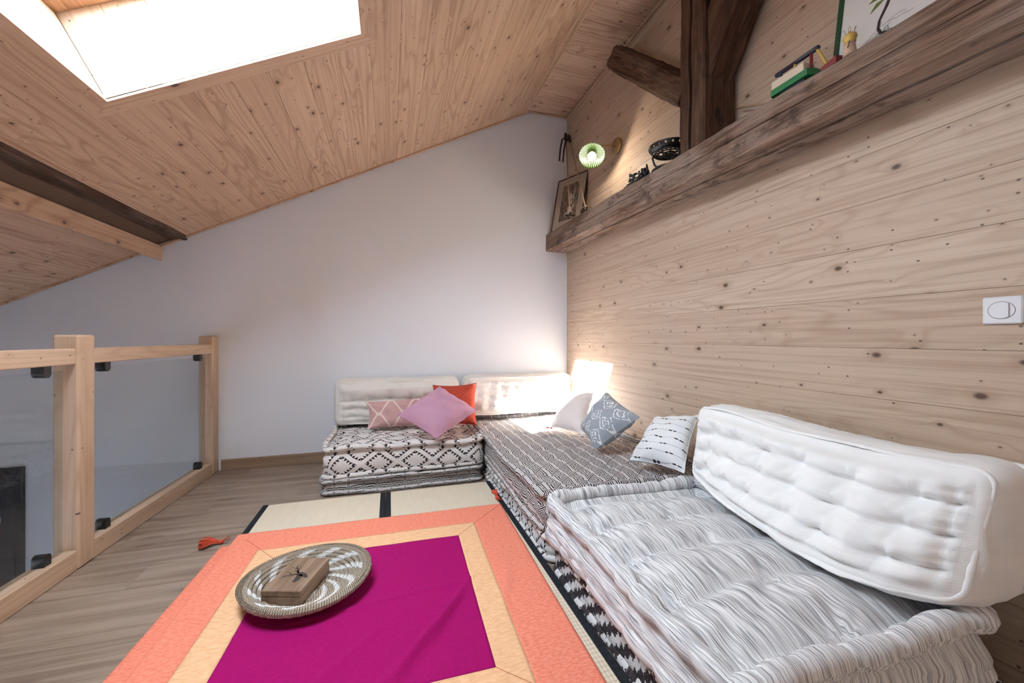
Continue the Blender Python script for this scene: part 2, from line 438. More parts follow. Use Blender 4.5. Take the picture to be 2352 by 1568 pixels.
# floor
fl = MB().box(-1.46, W+.1, YF, D, -.25, -.013).build('floor', BACKING); tag(fl, kind='structure')
G = .0004
y = D; r = 0
while y > 0.55:
    y0 = max(y-.19, .5); x = W; off = [.35, .95, .6, 1.15][r % 4]; first = True
    while x > -1.46:
        L = off if first else 1.28; first = False
        xa = max(x-L, -1.46)
        if x-xa > .03:
            plank(fl, frame((xa, y0, 0), (1, 0, 0), (0, 1, 0)), 0, x-xa-G*2, G, y-y0-G, .013, OAK, nseed(), .0008)
        x = xa
    y = y0; r += 1
rear = MB().box(-1.46, W, YF, .5, -.013, 0).build('floor_strip', OAK, fl); rear['seed'] = .3

# back wall (white) as an extruded polygon
Vb = [(XL-.1, -2.7), (W+.1, -2.7), (W+.1, RZ+.15), (RX, RZ+.15), (XL-.1, slope_z(XL-.1)+.15)]
bw = MB(); n = len(Vb)
bw.v = [(x, D, z) for x, z in Vb] + [(x, D+.12, z) for x, z in Vb]
bw.f = [tuple(range(n)), tuple(range(n, 2*n))[::-1]] + [(i, n+i, n+(i+1) % n, (i+1) % n) for i in range(n)]
tag(bw.build('wall_back', PLASTER), kind='structure')
def poly_y(m, P, y0, y1):
    n = len(P); b = len(m.v); m.v += [(x, y0, z) for x, z in P] + [(x, y1, z) for x, z in P]
    m.f += [tuple(b+i for i in range(n)), tuple(b+n+i for i in range(n))[::-1]] + [(b+i, b+n+i, b+n+(i+1) % n, b+(i+1) % n) for i in range(n)]
wf = MB(); poly_y(wf, Vb, YF-.12, YF)
tag(wf.build('wall_front', PLASTER), kind='structure')
b0, b1, d0, d1 = LWIN; wl = MB(); zt = slope_z(XL)+.1
wl.box(XL-.1, XL, YF, b0, -2.7, zt); wl.box(XL-.1, XL, b1, D, -2.7, zt); wl.box(XL-.1, XL, b0, b1, -2.7, d0); wl.box(XL-.1, XL, b0, b1, d1, zt)
tag(wl.build('wall_left', PLASTER), kind='structure')
def casement(name, bars, pane):
    w_ = empty(name, bars[0][0]); tag(w_, kind='structure')
    for (p, q) in bars:
        o = MB().box(p[0], q[0], p[1], q[1], p[2], q[2], .004).build('window_frame', PINE_SASH, w_, False, Matrix.Identity(4)); o['seed'] = .4
    MB().box(pane[0][0], pane[1][0], pane[0][1], pane[1][1], pane[0][2], pane[1][2]).build('pane', WGLASS, w_, False, Matrix.Identity(4))
x0, x1 = XL-.08, XL-.02
casement('window_3', [((x0, b0, d0), (x1, b0+.06, d1)), ((x0, b1-.06, d0), (x1, b1, d1)), ((x0, b0+.06, d0), (x1, b1-.06, d0+.06)), ((x0, b0+.06, d1-.06), (x1, b1-.06, d1))], ((XL-.055, b0+.05, d0+.05), (XL-.047, b1-.05, d1-.05)))  # unseen casement, added to let more daylight into the stairwell
tag(MB().box(-1.52, -1.46, YF, D, -2.7, -.013).build('wall_stairwell', PLASTER), kind='structure')
lf = MB().box(XL, -1.52, YF, D, -2.75, -2.65).build('floor_stairwell', OAK); lf['seed'] = .2; tag(lf, kind='structure')

# right wall (horizontal boards)
wr = MB().box(W+.02, W+.12, YF, D, -.25, RZ+.1).build('wall_right', BACKING); tag(wr, kind='structure')
edges = [0.0, .103, .295, .485, .676, .867, 1.061, 1.256, 1.454, 1.632, 1.822]
while edges[-1] < RF: edges.append(min(edges[-1]+.191, RF))
for i in range(len(edges)-1):
    a, b = edges[i], edges[i+1]
    if b-a < .02: continue
    cuts = [YF, D-.001] if i % 3 else [YF, .2 + .3*(i % 2), D-.001]
    for k in range(len(cuts)-1):
        M = frame((W, cuts[k+1], a), (0, -1, 0), (0, 0, 1))      # z local = -x : faces the room
        plank(wr, M, 0, cuts[k+1]-cuts[k]-.0006, G, b-a-G, .02, PINE_WALL, nseed(), .0011)

# sloped ceiling
def smat(s, y): return frame((RX-s*CA, y, RZ-s*SA), (0, 1, 0), (-CA, 0, -SA))
cl = empty('ceiling'); tag(cl, kind='structure')
SEND = (RX-XL)/CA
# the roof deck behind the boards, with the window openings left free
def slab(s0, s1, y0, y1, name, mat, parent, t0=.02, t1=.16):
    M = smat(0, 0)
    return MB().box(y0, y1, s0, s1, t0-.0, t1).build(name, mat, parent, False, M)
Mz = smat(0, 0)
sign = 1 if (Mz.to_3x3() @ Vector((0, 0, 1))).z > 0 else -1      # local z of the slope frame: up or into the room
ys = [YF]
for o0, o1 in sorted(OPEN): ys += [o0, o1]
ys.append(D)
def roof_slab(s0, s1, y0, y1):
    z0, z1 = (.02, .14) if sign > 0 else (-.14, -.02)
    MB().box(y0, y1, s0, s1, z0, z1).build('roof_deck', BACKING, cl, False, smat(0, 0))
roof_slab(-.05, S0-.06, YF, D); roof_slab(S1+.06, SEND+.1, YF, D)
for i in range(0, len(ys), 2): roof_slab(S0-.06, S1+.06, ys[i]+(.06 if i else 0), ys[i+1]-(.06 if i+2 < len(ys) else 0))

def slope_plank(s0, s1, y0, y1, sd):
    # visible face looks into the room: local y reversed so that z points down-inward
    M = frame((RX-s1*CA, 0, RZ-s1*SA), (0, 1, 0), (CA, 0, SA))
    plank(cl, M, y0+.0004, y1-.0004, G, s1-s0-G, .02, PINE_CEIL, sd, .0019)
s = 0.0
PX0, PX1 = -1.739, -1.567             # purlin breaks the boards
while s < SEND:
    e = min(s+.178, SEND); sd = nseed()
    xm = RX - (s+e)/2*CA
    p0s, p1s = (RX-PX1)/CA, (RX-PX0+.018)/CA
    segs = [(a, b) for a, b in ((s, min(e, p0s)), (max(s, p1s), e)) if b-a > .004]
    for (a, b) in segs:
        yy = sorted(OPEN)
        cur = YF
        for o0, o1 in yy:
            if b > S0 and a < S1:
                slope_plank(a, b, cur, o0, sd); cur = o1
                if a < S0: slope_plank(a, S0, o0, o1, sd)
                if b > S1: slope_plank(S1, b, o0, o1, sd)
        slope_plank(a, b, cur, D, sd)
    s = e
# flat strip beside the wood wall: boards run across
fc = MB().box(RX, W+.1, YF, D, RF+.02, RF+.14).build('ceiling_flat', BACKING); tag(fc, kind='structure')
y = D-.0
while y > YF:
    y0 = max(y-.178, YF)
    M = frame((RX, y, RF), (1, 0, 0), (0, -1, 0))
    plank(fc, M, 0.0, W-RX-.001, G, y-y0-G, .02, PINE_CEIL, nseed(), .0019)
    y = y0
# ridge edge board, wall and corner strips
def strip(name, p0, p1, up, w, t, mat, seed=.3):
    p0, p1 = Vector(p0), Vector(p1); L = (p1-p0).length
    M = frame(p0, p1-p0, up); o = MB().box(0, L, 0, w, 0, t, min(w, t)*.2).build(name, mat, None, False, M); o['seed'] = seed
    return tag(o, kind='structure')
strip('trim_1', (XL, D-.018, slope_z(XL)-.018), (RX, D-.018, RZ-.018), (0, 0, 1), .02, .018, PINE_CEIL, .1)
strip('trim_2', (RX, D-.018, RF-.018), (W, D-.018, RF-.018), (0, 0, 1), .018, .018, PINE_CEIL, .2)
strip('trim_6', (RX-.004, YF, RZ-.012), (RX-.004, D-.002, RZ-.012), (0, 0, 1), .042, .012, PINE_CEIL, .6)
strip('trim_3', (W-.028, YF, RF-.014), (W-.028, D-.02, RF-.014), (1, 0, 0), .028, .014, PINE_CEIL, .4)
bb = MB().box(-1.335, W, 0, .014, 0, .092, .003); o = bb.build('baseboard_back', PINE_BASE, None, False, Matrix.Translation((0, D-.014, 0))); o['seed'] = .7; tag(o, kind='structure')

# purlin along the slope, with the pale batten beside it
def hewn(name, mat, parent, p0, p1, wdir, w, h, seed=1, notches=(), amp=.004, nseg=60, rnd=.012, taper=None):
    """hand-hewn timber: axis p0->p1 is the corner line (local y,z in [0,w]x[0,h])"""
    p0, p1 = Vector(p0), Vector(p1); L = (p1-p0).length; M = frame(p0, p1-p0, wdir)
    prof = []
    def edge(a, b, k, key):
        a, b = np.array(a, float), np.array(b, float); dirn = (b-a); ln = np.linalg.norm(dirn); nrm = np.array([dirn[1], -dirn[0]])/ln
        ts = list(np.linspace(rnd/ln, 1-rnd/ln, k)); extra = []
        for (ky, pos, wd, dp) in notches:
            if ky == key:
                ts = [t for t in ts if abs(t-pos) > wd/ln]
                extra += [(pos-wd/ln*.5, 0), (pos-wd/ln*.2, dp), (pos+wd/ln*.2, dp), (pos+wd/ln*.5, 0)]
        for t, dp in sorted([(t, 0) for t in ts] + extra): prof.append(tuple(a + dirn*t - nrm*dp) + (dp,))
    c = [(0, 0), (w, 0), (w, h), (0, h)]
    for i, key in enumerate(('bottom', 'right', 'top', 'left')): edge(c[i], c[(i+1) % 4], 7, key)
    m = len(prof); f1 = smooth_noise(seed, 8, .3, 2.2); f2 = smooth_noise(seed+50, 14, 4, 20); f3 = smooth_noise(seed+9, 6, .5, 1.6)
    V = []; F = []
    for i in range(nseg+1):
        x = L*i/nseg
        for j, (a, b, dp) in enumerate(prof):
            ca, cb = a-w/2, b-h/2; rr = math.hypot(ca, cb) or 1
            th = math.atan2(cb, ca)
            d = amp*f1(x, th*.35) + amp*.35*f2(x*.6, th*1.2)
            da = 0
            if dp > 0: d = 0
            if dp > 0 or any(abs(0) > 1 for _ in ()): pass
            wob = .006*f3(x, 3.3) if notches and dp >= 0 else 0
            V.append((x, a + ca/rr*d, b + cb/rr*d))
    for i in range(nseg):
        for j in range(m):
            k = (j+1) % m; F.append((i*m+j, i*m+k, (i+1)*m+k, (i+1)*m+j))
    F = [q[::-1] for q in F]
    F.append(tuple(range(m))); F.append(tuple(nseg*m+j for j in range(m))[::-1])
    o = mesh_obj(name, V, F, mat, parent, False, None, M)
    return o
pu = thing('roof_purlin', 'dark old roof purlin with pale batten along the sloped pine ceiling', 'beam', (-1.65, D-.02, 1.90))
hewn('timber', OLD_PURLIN, pu, (PX0, D-.002, 1.893), (PX0, YF, 1.893), (1, 0, 0), PX1-PX0-.002, .20, 11, (), .005)
o = MB().box(0, D-YF, 0, .016, -.005, .11, .002).build('batten', PINE_CEIL, pu, False, frame((PX0-.017, YF, 1.829), (0, 1, 0), (1, 0, 0))); o['seed'] = .55

# roof windows; the second is unseen, added for ambient daylight
for wi, (o0, o1) in enumerate(OPEN):
    win = empty('window_%d' % (wi+1), (RX-S0*CA, o1, RZ-S0*SA)); tag(win, kind='structure')
    H = .42
    def P(s, y, h): return Vector((RX-s*CA-SA*h, y, RZ-s*SA+CA*h))
    nrm = Vector((-SA, 0, CA)); dn = Vector((-CA, 0, -SA)); Y = Vector((0, 1, 0))
    # boards on the four reveal faces run up the shaft
    def reveal(a, b, inward):
        L = (b-a).length; n = max(1, round(L/.172)); st = (b-a)/n
        for i in range(n):
            p = a+st*i; q = a+st*(i+1)
            ey = st.normalized(); M = frame(p, nrm, ey)
            if M.to_3x3().col[2].dot(inward) < 0: M = frame(q, nrm, -ey)
            plank(win, M, -.004, H, G, st.length-G, .02, PINE_REVEAL, nseed(), .0018)
    reveal(P(S0, o1, 0), P(S1, o1, 0), -Y); reveal(P(S0, o0, 0), P(S1, o0, 0), Y)
    reveal(P(S1, o0, 0), P(S1, o1, 0), -dn); reveal(P(S0, o0, 0), P(S0, o1, 0), dn)
    # shaft backing keeps the light inside
    for (q, name) in (((S0-.06, S0-.021, o0-.06, o1+.06), 'shaft_side'), ((S1+.021, S1+.06, o0-.06, o1+.06), 'shaft_side'),
                      ((S0-.06, S1+.06, o1+.021, o1+.06), 'shaft_side'), ((S0-.06, S1+.06, o0-.06, o0-.021), 'shaft_side')):
        zz = (.021, .5) if sign > 0 else (-.5, -.021)
        MB().box(q[2], q[3], q[0], q[1], zz[0], zz[1]).build(name, BACKING, win, False, smat(0, 0))
    # sash: four rails and the glass
    B = .055; h0, h1 = .365, .455
    def rail(sa, sb, ya, yb, sd):
        z = (h0, h1) if sign > 0 else (-h1, -h0)
        o = MB().box(ya, yb, sa, sb, z[0], z[1], .004).build('sash_rail', PINE_SASH, win, False, smat(0, 0)); o['seed'] = sd
    rail(S0, S0+B, o0, o1, .1); rail(S1-B, S1, o0, o1, .2); rail(S0+B, S1-B, o0, o0+B, .3); rail(S0+B, S1-B, o1-B, o1, .4)
    z = (.405, .413) if sign > 0 else (-.413, -.405)
    MB().box(o0+B-.006, o1-B+.006, S0+B-.006, S1-B+.006, z[0], z[1]).build('pane', WGLASS, win, False, smat(0, 0))
    # flat architrave on the ceiling round the opening, mitred
    tr_ = empty('trim_%d' % (4+wi), P(S0, o1, 0)); tag(tr_, kind='structure')
    w_ = .085; t_ = .014; inn = .0
    cs = [(o0, S0), (o1, S0), (o1, S1), (o0, S1)]; ou = [(o0-w_, S0-w_), (o1+w_, S0-w_), (o1+w_, S1+w_), (o0-w_, S1+w_)]
    for k in range(4):
        a, b = k, (k+1) % 4; poly = [cs[a], cs[b], ou[b], ou[a]]
        zz = (-t_, -.0005) if sign > 0 else (.0005, t_)
        ctr = ((poly[0][0]+poly[2][0])/2, (poly[0][1]+poly[2][1])/2)
        if k % 2 == 0: M = smat(0, 0); pl = poly
        else: M = smat(0, 0)
        bm = MB().prism(poly, *zz)
        if k % 2 == 1:      # grain along the slope: swap local axes
            R = Matrix(((0, 1, 0, 0), (1, 0, 0, 0), (0, 0, -1, 0), (0, 0, 0, 1)))
            bm.v = [tuple(R @ Vector(p)) for p in bm.v]; M = smat(0, 0) @ R.inverted()
        o = bm.build('trim_board', PINE_CEIL, tr_, False, M); o['seed'] = .15*k+.05

# ------------------------------------------------------------------ timber truss on the wood wall
tru = thing('roof_truss', 'old dark timber truss with grey tie beam and king post on the pine wall', 'timber frame', (1.66, D-.05, 2.0))
BX, BT = 1.562, .02
def beam_top(y): return 2.176 - BT*(D-y)
def beam_bot(y): return 2.003 - BT*(D-y)
hewn('tie_beam', OLD_BEAM, tru, (BX, D-.003, beam_bot(D)), (BX, YF, beam_bot(YF)), (1, 0, 0), W-BX-.002, .173, 21,
     (('bottom', .45, .018, .07), ('left', .48, .004, .015)), .004, 130, .008)
zb = beam_top(1.8)
hewn('king_post', OLD_POST, tru, (BX+.012, 1.885, zb-.01), (BX+.012, 1.885, RZ-.003), (0, -1, 0), .187, .20, 31, (('bottom', .46, .022, .10),), .004, 40, .008)
hewn('brace', OLD_POST, tru, (1.60, 1.84, 2.555), (1.60, 2.62, 3.30), (1, 0, 0), .15, .155, 41, (), .008, 30, .02)
hewn('brace', OLD_POST, tru, (1.605, 1.72, 2.45), (1.605, 1.14, 3.36), (1, 0, 0), .165, .19, 51, (), .006, 30, .015)

# ------------------------------------------------------------------ railing
def glass_mat():
    b = NT('railing_glass'); tr = b.n('ShaderNodeBsdfTransparent'); tr.inputs[0].default_value = (.90, .92, .92, 1); gs = b.n('ShaderNodeBsdfGlossy'); gs.inputs['Roughness'].default_value = 0.
    fr = b.n('ShaderNodeFresnel', {0: glass_ior(b, 1.5)}); mx = b.n('ShaderNodeMixShader', {0: fr.outputs[0], 1: tr.outputs[0], 2: gs.outputs[0]})
    b.t.links.new(mx.outputs[0], b.out.inputs['Surface']); return b.m
RGLASS = glass_mat(); BLACK_PL = plain('black_plastic', (.012, .012, .013), .35)
ra = Vector((-1.412, 2.412, 0)); rb = Vector((-1.352, 3.868, 0)); rdir = (rb-ra).normalized()
rl = thing('glass_railing', 'pale pine stair railing with glass panes and black clamps', 'railing', (0, 0, 0))
RM = frame(ra, rdir, Vector((0, 0, 1)).cross(rdir))      # local x along, y towards the stairwell, z up
def rbox(name, x0, x1, y0, y1, z0, z1, mat, c=.003, sd=.5):
    o = MB().box(x0, x1, y0, y1, z0, z1, c).build(name, mat, rl, False, RM); o['seed'] = sd; return o
def rpost(x0, x1, sd):
    # grain runs up the post
    M = RM @ Matrix(((0, 1, 0, 0), (0, 0, 1, 0), (1, 0, 0, 0), (0, 0, 0, 1)))   # local x=z, y=x, z=y
    o = MB().box(0, 1.115, x0, x1, 0, .10, .008).build('post', PINE_RAIL, rl, False, M); o['seed'] = sd
LP = (rb-ra).length
rpost(0, .107, .11); rpost(LP-.105, LP, .37); rpost(-1.55, -1.443, .73)
for (x0, x1, sd) in ((.107, LP-.105, .2), (-1.443, 0, .8)):
    rbox('top_rail', x0, x1, .008, .075, .975, 1.05, PINE_RAIL, .004, sd)
    rbox('bottom_rail', x0, x1, .004, .082, .0, .095, PINE_RAIL, .004, sd+.07)
    rbox('pane', x0+.025, x1-.022, .044, .052, .10, .948, RGLASS, 0)
    for cx in (x0+.13, x1-.13):
        for (zz, s_) in ((.975, -1), (.095, 1)):
            m = MB(); w_ = .020; hgt = .052
            pts = [(-w_, 0), (w_, 0)] + [(w_*math.cos(t), hgt-w_+w_*math.sin(t)) for t in np.linspace(0, math.pi, 9)]
            pts = [(cx+a, b*s_+zz) for a, b in pts]
            if s_ < 0: pts = pts[::-1]
            v = [(a, .026, b) for a, b in pts] + [(a, .070, b) for a, b in pts]; n = len(pts)
            m.v = v; m.f = [tuple(range(n)), tuple(range(n, 2*n))[::-1]] + [(i, n+i, n+(i+1) % n, (i+1) % n) for i in range(n)]
            m.build('clamp', BLACK_PL, rl, False, RM)

# dark picture in the stairwell
BLK = plain('black_lacquer', (.010, .010, .012), .3); DKP = plain('dark_print', (.022, .022, .028), .5); PALE = plain('pale_ivory_print', (.55, .48, .42), .7)
pic = thing('stairwell_picture', 'black framed dark picture with a pale curved mark on stairwell wall', 'picture', (-2.75, D-.01, -.3))
x0, x1, z0, z1 = -2.93, -2.572, -.80, .155
m = MB()
for b_ in ((x0, x1, z1-.045, z1), (x0, x1, z0, z0+.045), (x0, x0+.045, z0+.045, z1-.045), (x1-.045, x1, z0+.045, z1-.045)): m.box(b_[0], b_[1], D-.03, D-.001, b_[2], b_[3], .003)
m.build('frame', BLK, pic, False, Matrix.Identity(4))
MB().box(x0+.045, x1-.045, D-.012, D-.002, z0+.045, z1-.045).build('print', DKP, pic, False, Matrix.Identity(4))
MB().tube([(-2.712+.03*math.cos(t)-.03, D-.014, -.20-.16*t/2) for t in np.linspace(-.3, 1.6, 12)], [.004+.010*math.sin(math.pi*i/11) for i in range(12)], 8).build('mark', PALE, pic, True, Matrix.Identity(4))

# ------------------------------------------------------------------ soft furniture
def rrect(w, d, R, n_edge=None, step=.014, inset=0.):
    """closed rounded rectangle path (points, outward normals)"""
    pts = []; R = max(R-inset, .004); x0, x1, y0, y1 = inset, w-inset, inset, d-inset
    def arc(cx, cy, a0):
        n = max(3, int(R*1.57/step)+1)
        for i in range(n+1):
            a = a0+math.pi/2*i/n; pts.append((cx+R*math.cos(a), cy+R*math.sin(a), math.cos(a), math.sin(a)))
    def line(xa, ya, xb, yb, nx, ny):
        n = max(2, int(math.hypot(xb-xa, yb-ya)/step))
        for i in range(1, n): t = i/n; pts.append((xa+(xb-xa)*t, ya+(yb-ya)*t, nx, ny))
    line(x0+R, y0, x1-R, y0, 0, -1); arc(x1-R, y0+R, -math.pi/2); line(x1, y0+R, x1, y1-R, 1, 0); arc(x1-R, y1-R, 0)
    line(x1-R, y1, x0+R, y1, 0, 1); arc(x0+R, y1-R, math.pi/2); line(x0, y1-R, x0, y0+R, -1, 0); arc(x0+R, y0+R, math.pi)
    return np.array(pts)

def soft_body(w, d, h, R, bulge, topf, seed, step=.014, edge=.03, amp=.004):
    """puffy box on a regular grid: rounded outline, domed edge, tufted top; returns verts, faces, uv"""
    fn = smooth_noise(seed, 10, 1.5, 7.); sides = 9; over = 6; prof = []
    for i in range(sides+1):
        t = i/sides; prof.append((edge*.5 - bulge*math.sin(math.pi*t)**.8, t*(h-edge)))
    for i in range(1, over+1):
        a = math.pi/2*i/over; prof.append((edge*.5+edge*(1-math.cos(a)), h-edge+edge*math.sin(a)))
    li = prof[-1][0]; wi, di = w-2*li, d-2*li; Rc = max(R-li, .012)
    nx, ny = max(8, round(wi/step)), max(8, round(di/step)); xs = np.linspace(0, wi, nx+1); ys_ = np.linspace(0, di, ny+1)
    def corner(x, y):
        ax = (Rc-x) if x < Rc else (x-(wi-Rc)) if x > wi-Rc else 0.; ay = (Rc-y) if y < Rc else (y-(di-Rc)) if y > di-Rc else 0.
        if ax > 0 and ay > 0:
            m = max(ax, ay); l = math.hypot(ax, ay); px, py = ax/l*m, ay/l*m
            X = Rc-px if x < Rc else wi-Rc+px; Y = Rc-py if y < Rc else di-Rc+py
            return X, Y, (-px if x < Rc else px)/m, (-py if y < Rc else py)/m
        return x, y, 0., 0.
    loop = [(i, 0) for i in range(nx)] + [(nx, j) for j in range(ny)] + [(i, ny) for i in range(nx, 0, -1)] + [(0, j) for j in range(ny, 0, -1)]
    path = []
    for (i, j) in loop:
        X, Y, n1, n2 = corner(xs[i], ys_[j])
        if n1 == 0 and n2 == 0: n1, n2 = (0., -1.) if j == 0 else (0., 1.) if j == ny else (-1., 0.) if i == 0 else (1., 0.)
        path.append((X+li, Y+li, n1, n2))
    m = len(path); arc = [0]
    for i in range(1, len(prof)): arc.append(arc[-1]+math.hypot(prof[i][0]-prof[i-1][0], prof[i][1]-prof[i-1][1]))
    V = []; U = []; F = []
    for i, (ins, z) in enumerate(prof):
        for (x, y, n1, n2) in path:
            k = fn(x*1.3+z*4, y*1.3-z*3)*amp*(1 if 0 < i < len(prof)-1 else 0); o = li-ins+k; a = arc[-1]-arc[i]
            V.append((x+n1*o, y+n2*o, z)); U.append((x+n1*a, y+n2*a))
    top0 = (len(prof)-1)*m; idx = {p: top0+k for k, p in enumerate(loop)}; inner = []
    for j in range(1, ny):
        for i in range(1, nx):
            X, Y, _, _ = corner(xs[i], ys_[j]); idx[(i, j)] = len(V); V.append((X+li, Y+li, h)); U.append((X+li, Y+li))
    V = np.array(V, float); U = np.array(U)
    k0 = len(prof)*m; tx, ty = V[k0:, 0], V[k0:, 1]
    e = np.minimum.reduce([tx-li, w-li-tx, ty-li, d-li-ty]); V[k0:, 2] += (topf(tx, ty) + fn(tx*1.7, ty*1.7)*amp)*np.clip(e/.02, 0, 1)**.7
    for i in range(len(prof)-1):
        for j in range(m):
            k = (j+1) % m; F.append((i*m+j, i*m+k, (i+1)*m+k, (i+1)*m+j))
    for j in range(ny):
        for i in range(nx): F.append((idx[(i, j)], idx[(i+1, j)], idx[(i+1, j+1)], idx[(i, j+1)]))
    F.append(tuple(range(m))[::-1])
    return V, F, U, path

def roll(w, d, R, r, z, inset, seed, pinch=.085, step=.012, n=10):
    """padded rolled edge: a lumpy closed tube following the outline"""
    path = rrect(w, d, R, step=step, inset=inset); m = len(path); fn = smooth_noise(seed, 8, 1., 6.); fw = smooth_noise(seed+3, 6, .6, 2.5)
    V = []; U = []; F = []; s = 0.
    for i in range(m):
        x, y, nx, ny = path[i]
        if i: s += math.hypot(x-path[i-1][0], y-path[i-1][1])
        ph = s/pinch + .25*fn(x, y)
        pin = abs(math.sin(math.pi*ph)); rr = r*(.66+.40*pin**.4 + .07*fn(x*2, y*2)); wz = .006*fw(x, y); wi = .006*fw(y+3, x)
        for k in range(n):
            th = 2*math.pi*k/n
            V.append((x+nx*(rr*math.cos(th)+wi), y+ny*(rr*math.cos(th)+wi), z+wz+rr*math.sin(th)))
            a = th if th <= math.pi else th-2*math.pi
            U.append((x+nx*r*1.2-nx*abs(a)*r*.0+ny*0 - nx*(th*r), y+ny*r*1.2 - ny*(th*r)))
    for i in range(m):
        for k in range(n):
            i2 = (i+1) % m; k2 = (k+1) % n; F.append((i*n+k, i2*n+k, i2*n+k2, i*n+k2))
    return V, F, U

def tuft_fun(w, d, cols, rows, depth, crease, sig=.05, margin=.09, seed=3, colcrease=.25, dome=.012, row_axis='x'):
    xs = np.linspace(margin, w-margin, cols); ys_ = np.linspace(margin, d-margin, rows)
    rs = np.random.RandomState(seed); P_ = [(x+rs.uniform(-.008, .008), y+rs.uniform(-.008, .008)) for y in ys_ for x in xs]
    fw = smooth_noise(seed+7, 6, .8, 2.2)
    def f(x, y):
        ed = np.minimum.reduce([x, w-x, y, d-y]); fade = np.clip((ed-.02)/.05, 0, 1)
        z = dome*np.sin(np.pi*np.clip(x/w, 0, 1))**.6*np.sin(np.pi*np.clip(y/d, 0, 1))**.6
        lo = np.zeros_like(x)
        for (a, b) in P_:
            dd = np.hypot(x-a, y-b); th = np.arctan2(y-b, x-a)
            lo = np.maximum(lo, depth*np.exp(-dd/sig)*(1+.22*np.cos(7*th+a*40)*np.clip(dd/.04, 0, 1)))
        A_, B_ = (y, ys_) if row_axis == 'x' else (x, xs); C_, E_ = (x, xs) if row_axis == 'x' else (y, ys_)
        oth = x if row_axis == 'x' else y
        for b in B_: 
            wv = .010*fw(oth, b*9); lo = np.maximum(lo, crease*np.exp(-np.sqrt((A_-b-wv)**2+.006**2)/(sig*.62)))
        for b in E_: lo = np.maximum(lo, crease*colcrease*np.exp(-np.abs(C_-b)/(sig*.4)))
        return z - lo*fade
    return f, P_

def mattress(name, label, cat, mat, M, w, d, h, cols, rows, depth=.022, crease=.010, r=.020, R=.068, seed=1, buttons=False, bulge=.012, step=.016,
             group=None, deform=None, row_axis='x', dome=.014, edge=.03, colcrease=.25, sig=.05, pinch=.085, topf=None, lift=1.0):
    t = thing(name, label, cat, tuple(M.translation), group)
    tf, pts = tuft_fun(w, d, cols, rows, depth, crease, sig, seed=seed, row_axis=row_axis, dome=dome, colcrease=colcrease)
    if topf is not None: tf = topf
    V, F, U, path = soft_body(w, d, h if topf is not None else h-r*lift, R, bulge, tf, seed, step, edge)
    parts = [('cover', V, F, U)]
    if topf is not None:      # boxed cushion: thin corded seams round the front and back faces
        parts.append(('corded_seam',) + roll(w, d, R, r, h-edge*.27, edge*.78, seed+1, pinch))
        parts.append(('corded_seam',) + roll(w, d, R, r, r*.8, edge*.42, seed+2, pinch))
    else:
        parts.append(('rolled_edge',) + roll(w, d, R, r, h-r*.95, r*.30, seed+1, pinch))
        parts.append(('rolled_edge',) + roll(w, d, R, r*.95, r*.95, r*.30, seed+2, pinch))
    def df(V):
        V = np.array(V, float)
        return deform(V) if deform else V
    cover = None
    for nm, V, F, U in parts:
        q = mesh_obj(nm, df(V), F, mat, t, True, U, M)
        if cover is None: cover = q
    if buttons:
        for (a, b) in pts:
            zt = h-r*lift + float(tf(np.array([a]), np.array([b]))[0])
            c = df([[a, b, zt+.004]])[0]
            MB().sphere(c, (.013, .013, .006), 12, 6).build('button', M_BUTTON, cover, True, M)
    return t
def T(x, y, z, rz=0.): return Matrix.Translation((x, y, z)) @ Matrix.Rotation(rz, 4, 'Z')

def sag(amp, seed, fmax=1.2, base=.0):
    f = smooth_noise(seed, 6, .3, fmax)
    def g(V):
        k = np.clip(V[:, 2]/.06, 0, 1); V[:, 2] += amp*f(V[:, 0], V[:, 1])*k; return V
    return g
# back wall stack
mattress('floor_mattress', 'thin black and white zigzag mattress under the sawtooth diamond mattress by white wall', 'mattress', M_ZIG2, T(-.462, 3.0, 0), 1.155, .84, .118, 6, 4, .008, .004, .017, seed=2, bulge=.006)
mattress('floor_mattress', 'white mattress with black sawtooth diamonds stacked against the white wall', 'mattress', M_SAW, T(-.445, 3.01, .117), 1.145, .835, .222, 6, 4, .026, .009, .019, lift=1.05, seed=4, bulge=.022, deform=sag(.006, 8))
# corner stack
mattress('floor_mattress', 'low sawtooth diamond mattress on the floor beneath the long zigzag mattress', 'mattress', M_SAW, T(.728, 1.79, 0), 1.06, 2.06, .135, 4, 9, .008, .004, .018, seed=6, bulge=.008)
mattress('floor_mattress', 'long black and white zigzag mattress in the sunny corner', 'mattress', M_ZIG, T(.722, 1.83, .134), 1.065, 2.02, .212, 5, 9, .020, .008, .024, lift=1.2, seed=7, bulge=.020, deform=sag(.010, 12))
# front stack
mattress('floor_mattress', 'bold jagged black and white mattress under the grey striped mattress', 'mattress', M_BOLD, T(.735, .60, 0), .86, 1.17, .158, 4, 5, .008, .004, .02, seed=9, bulge=.012)
mattress('striped_mattress', 'grey striped tufted mattress with buttons and thick rolled edges', 'mattress', M_STRIPE, T(.712, .655, .157), .885, 1.12, .205, 3, 5, .048, .034, .034, seed=10, bulge=.026, step=.011, buttons=True, deform=sag(.007, 14), sig=.075, colcrease=.12, dome=.046, pinch=.13, lift=1.35)

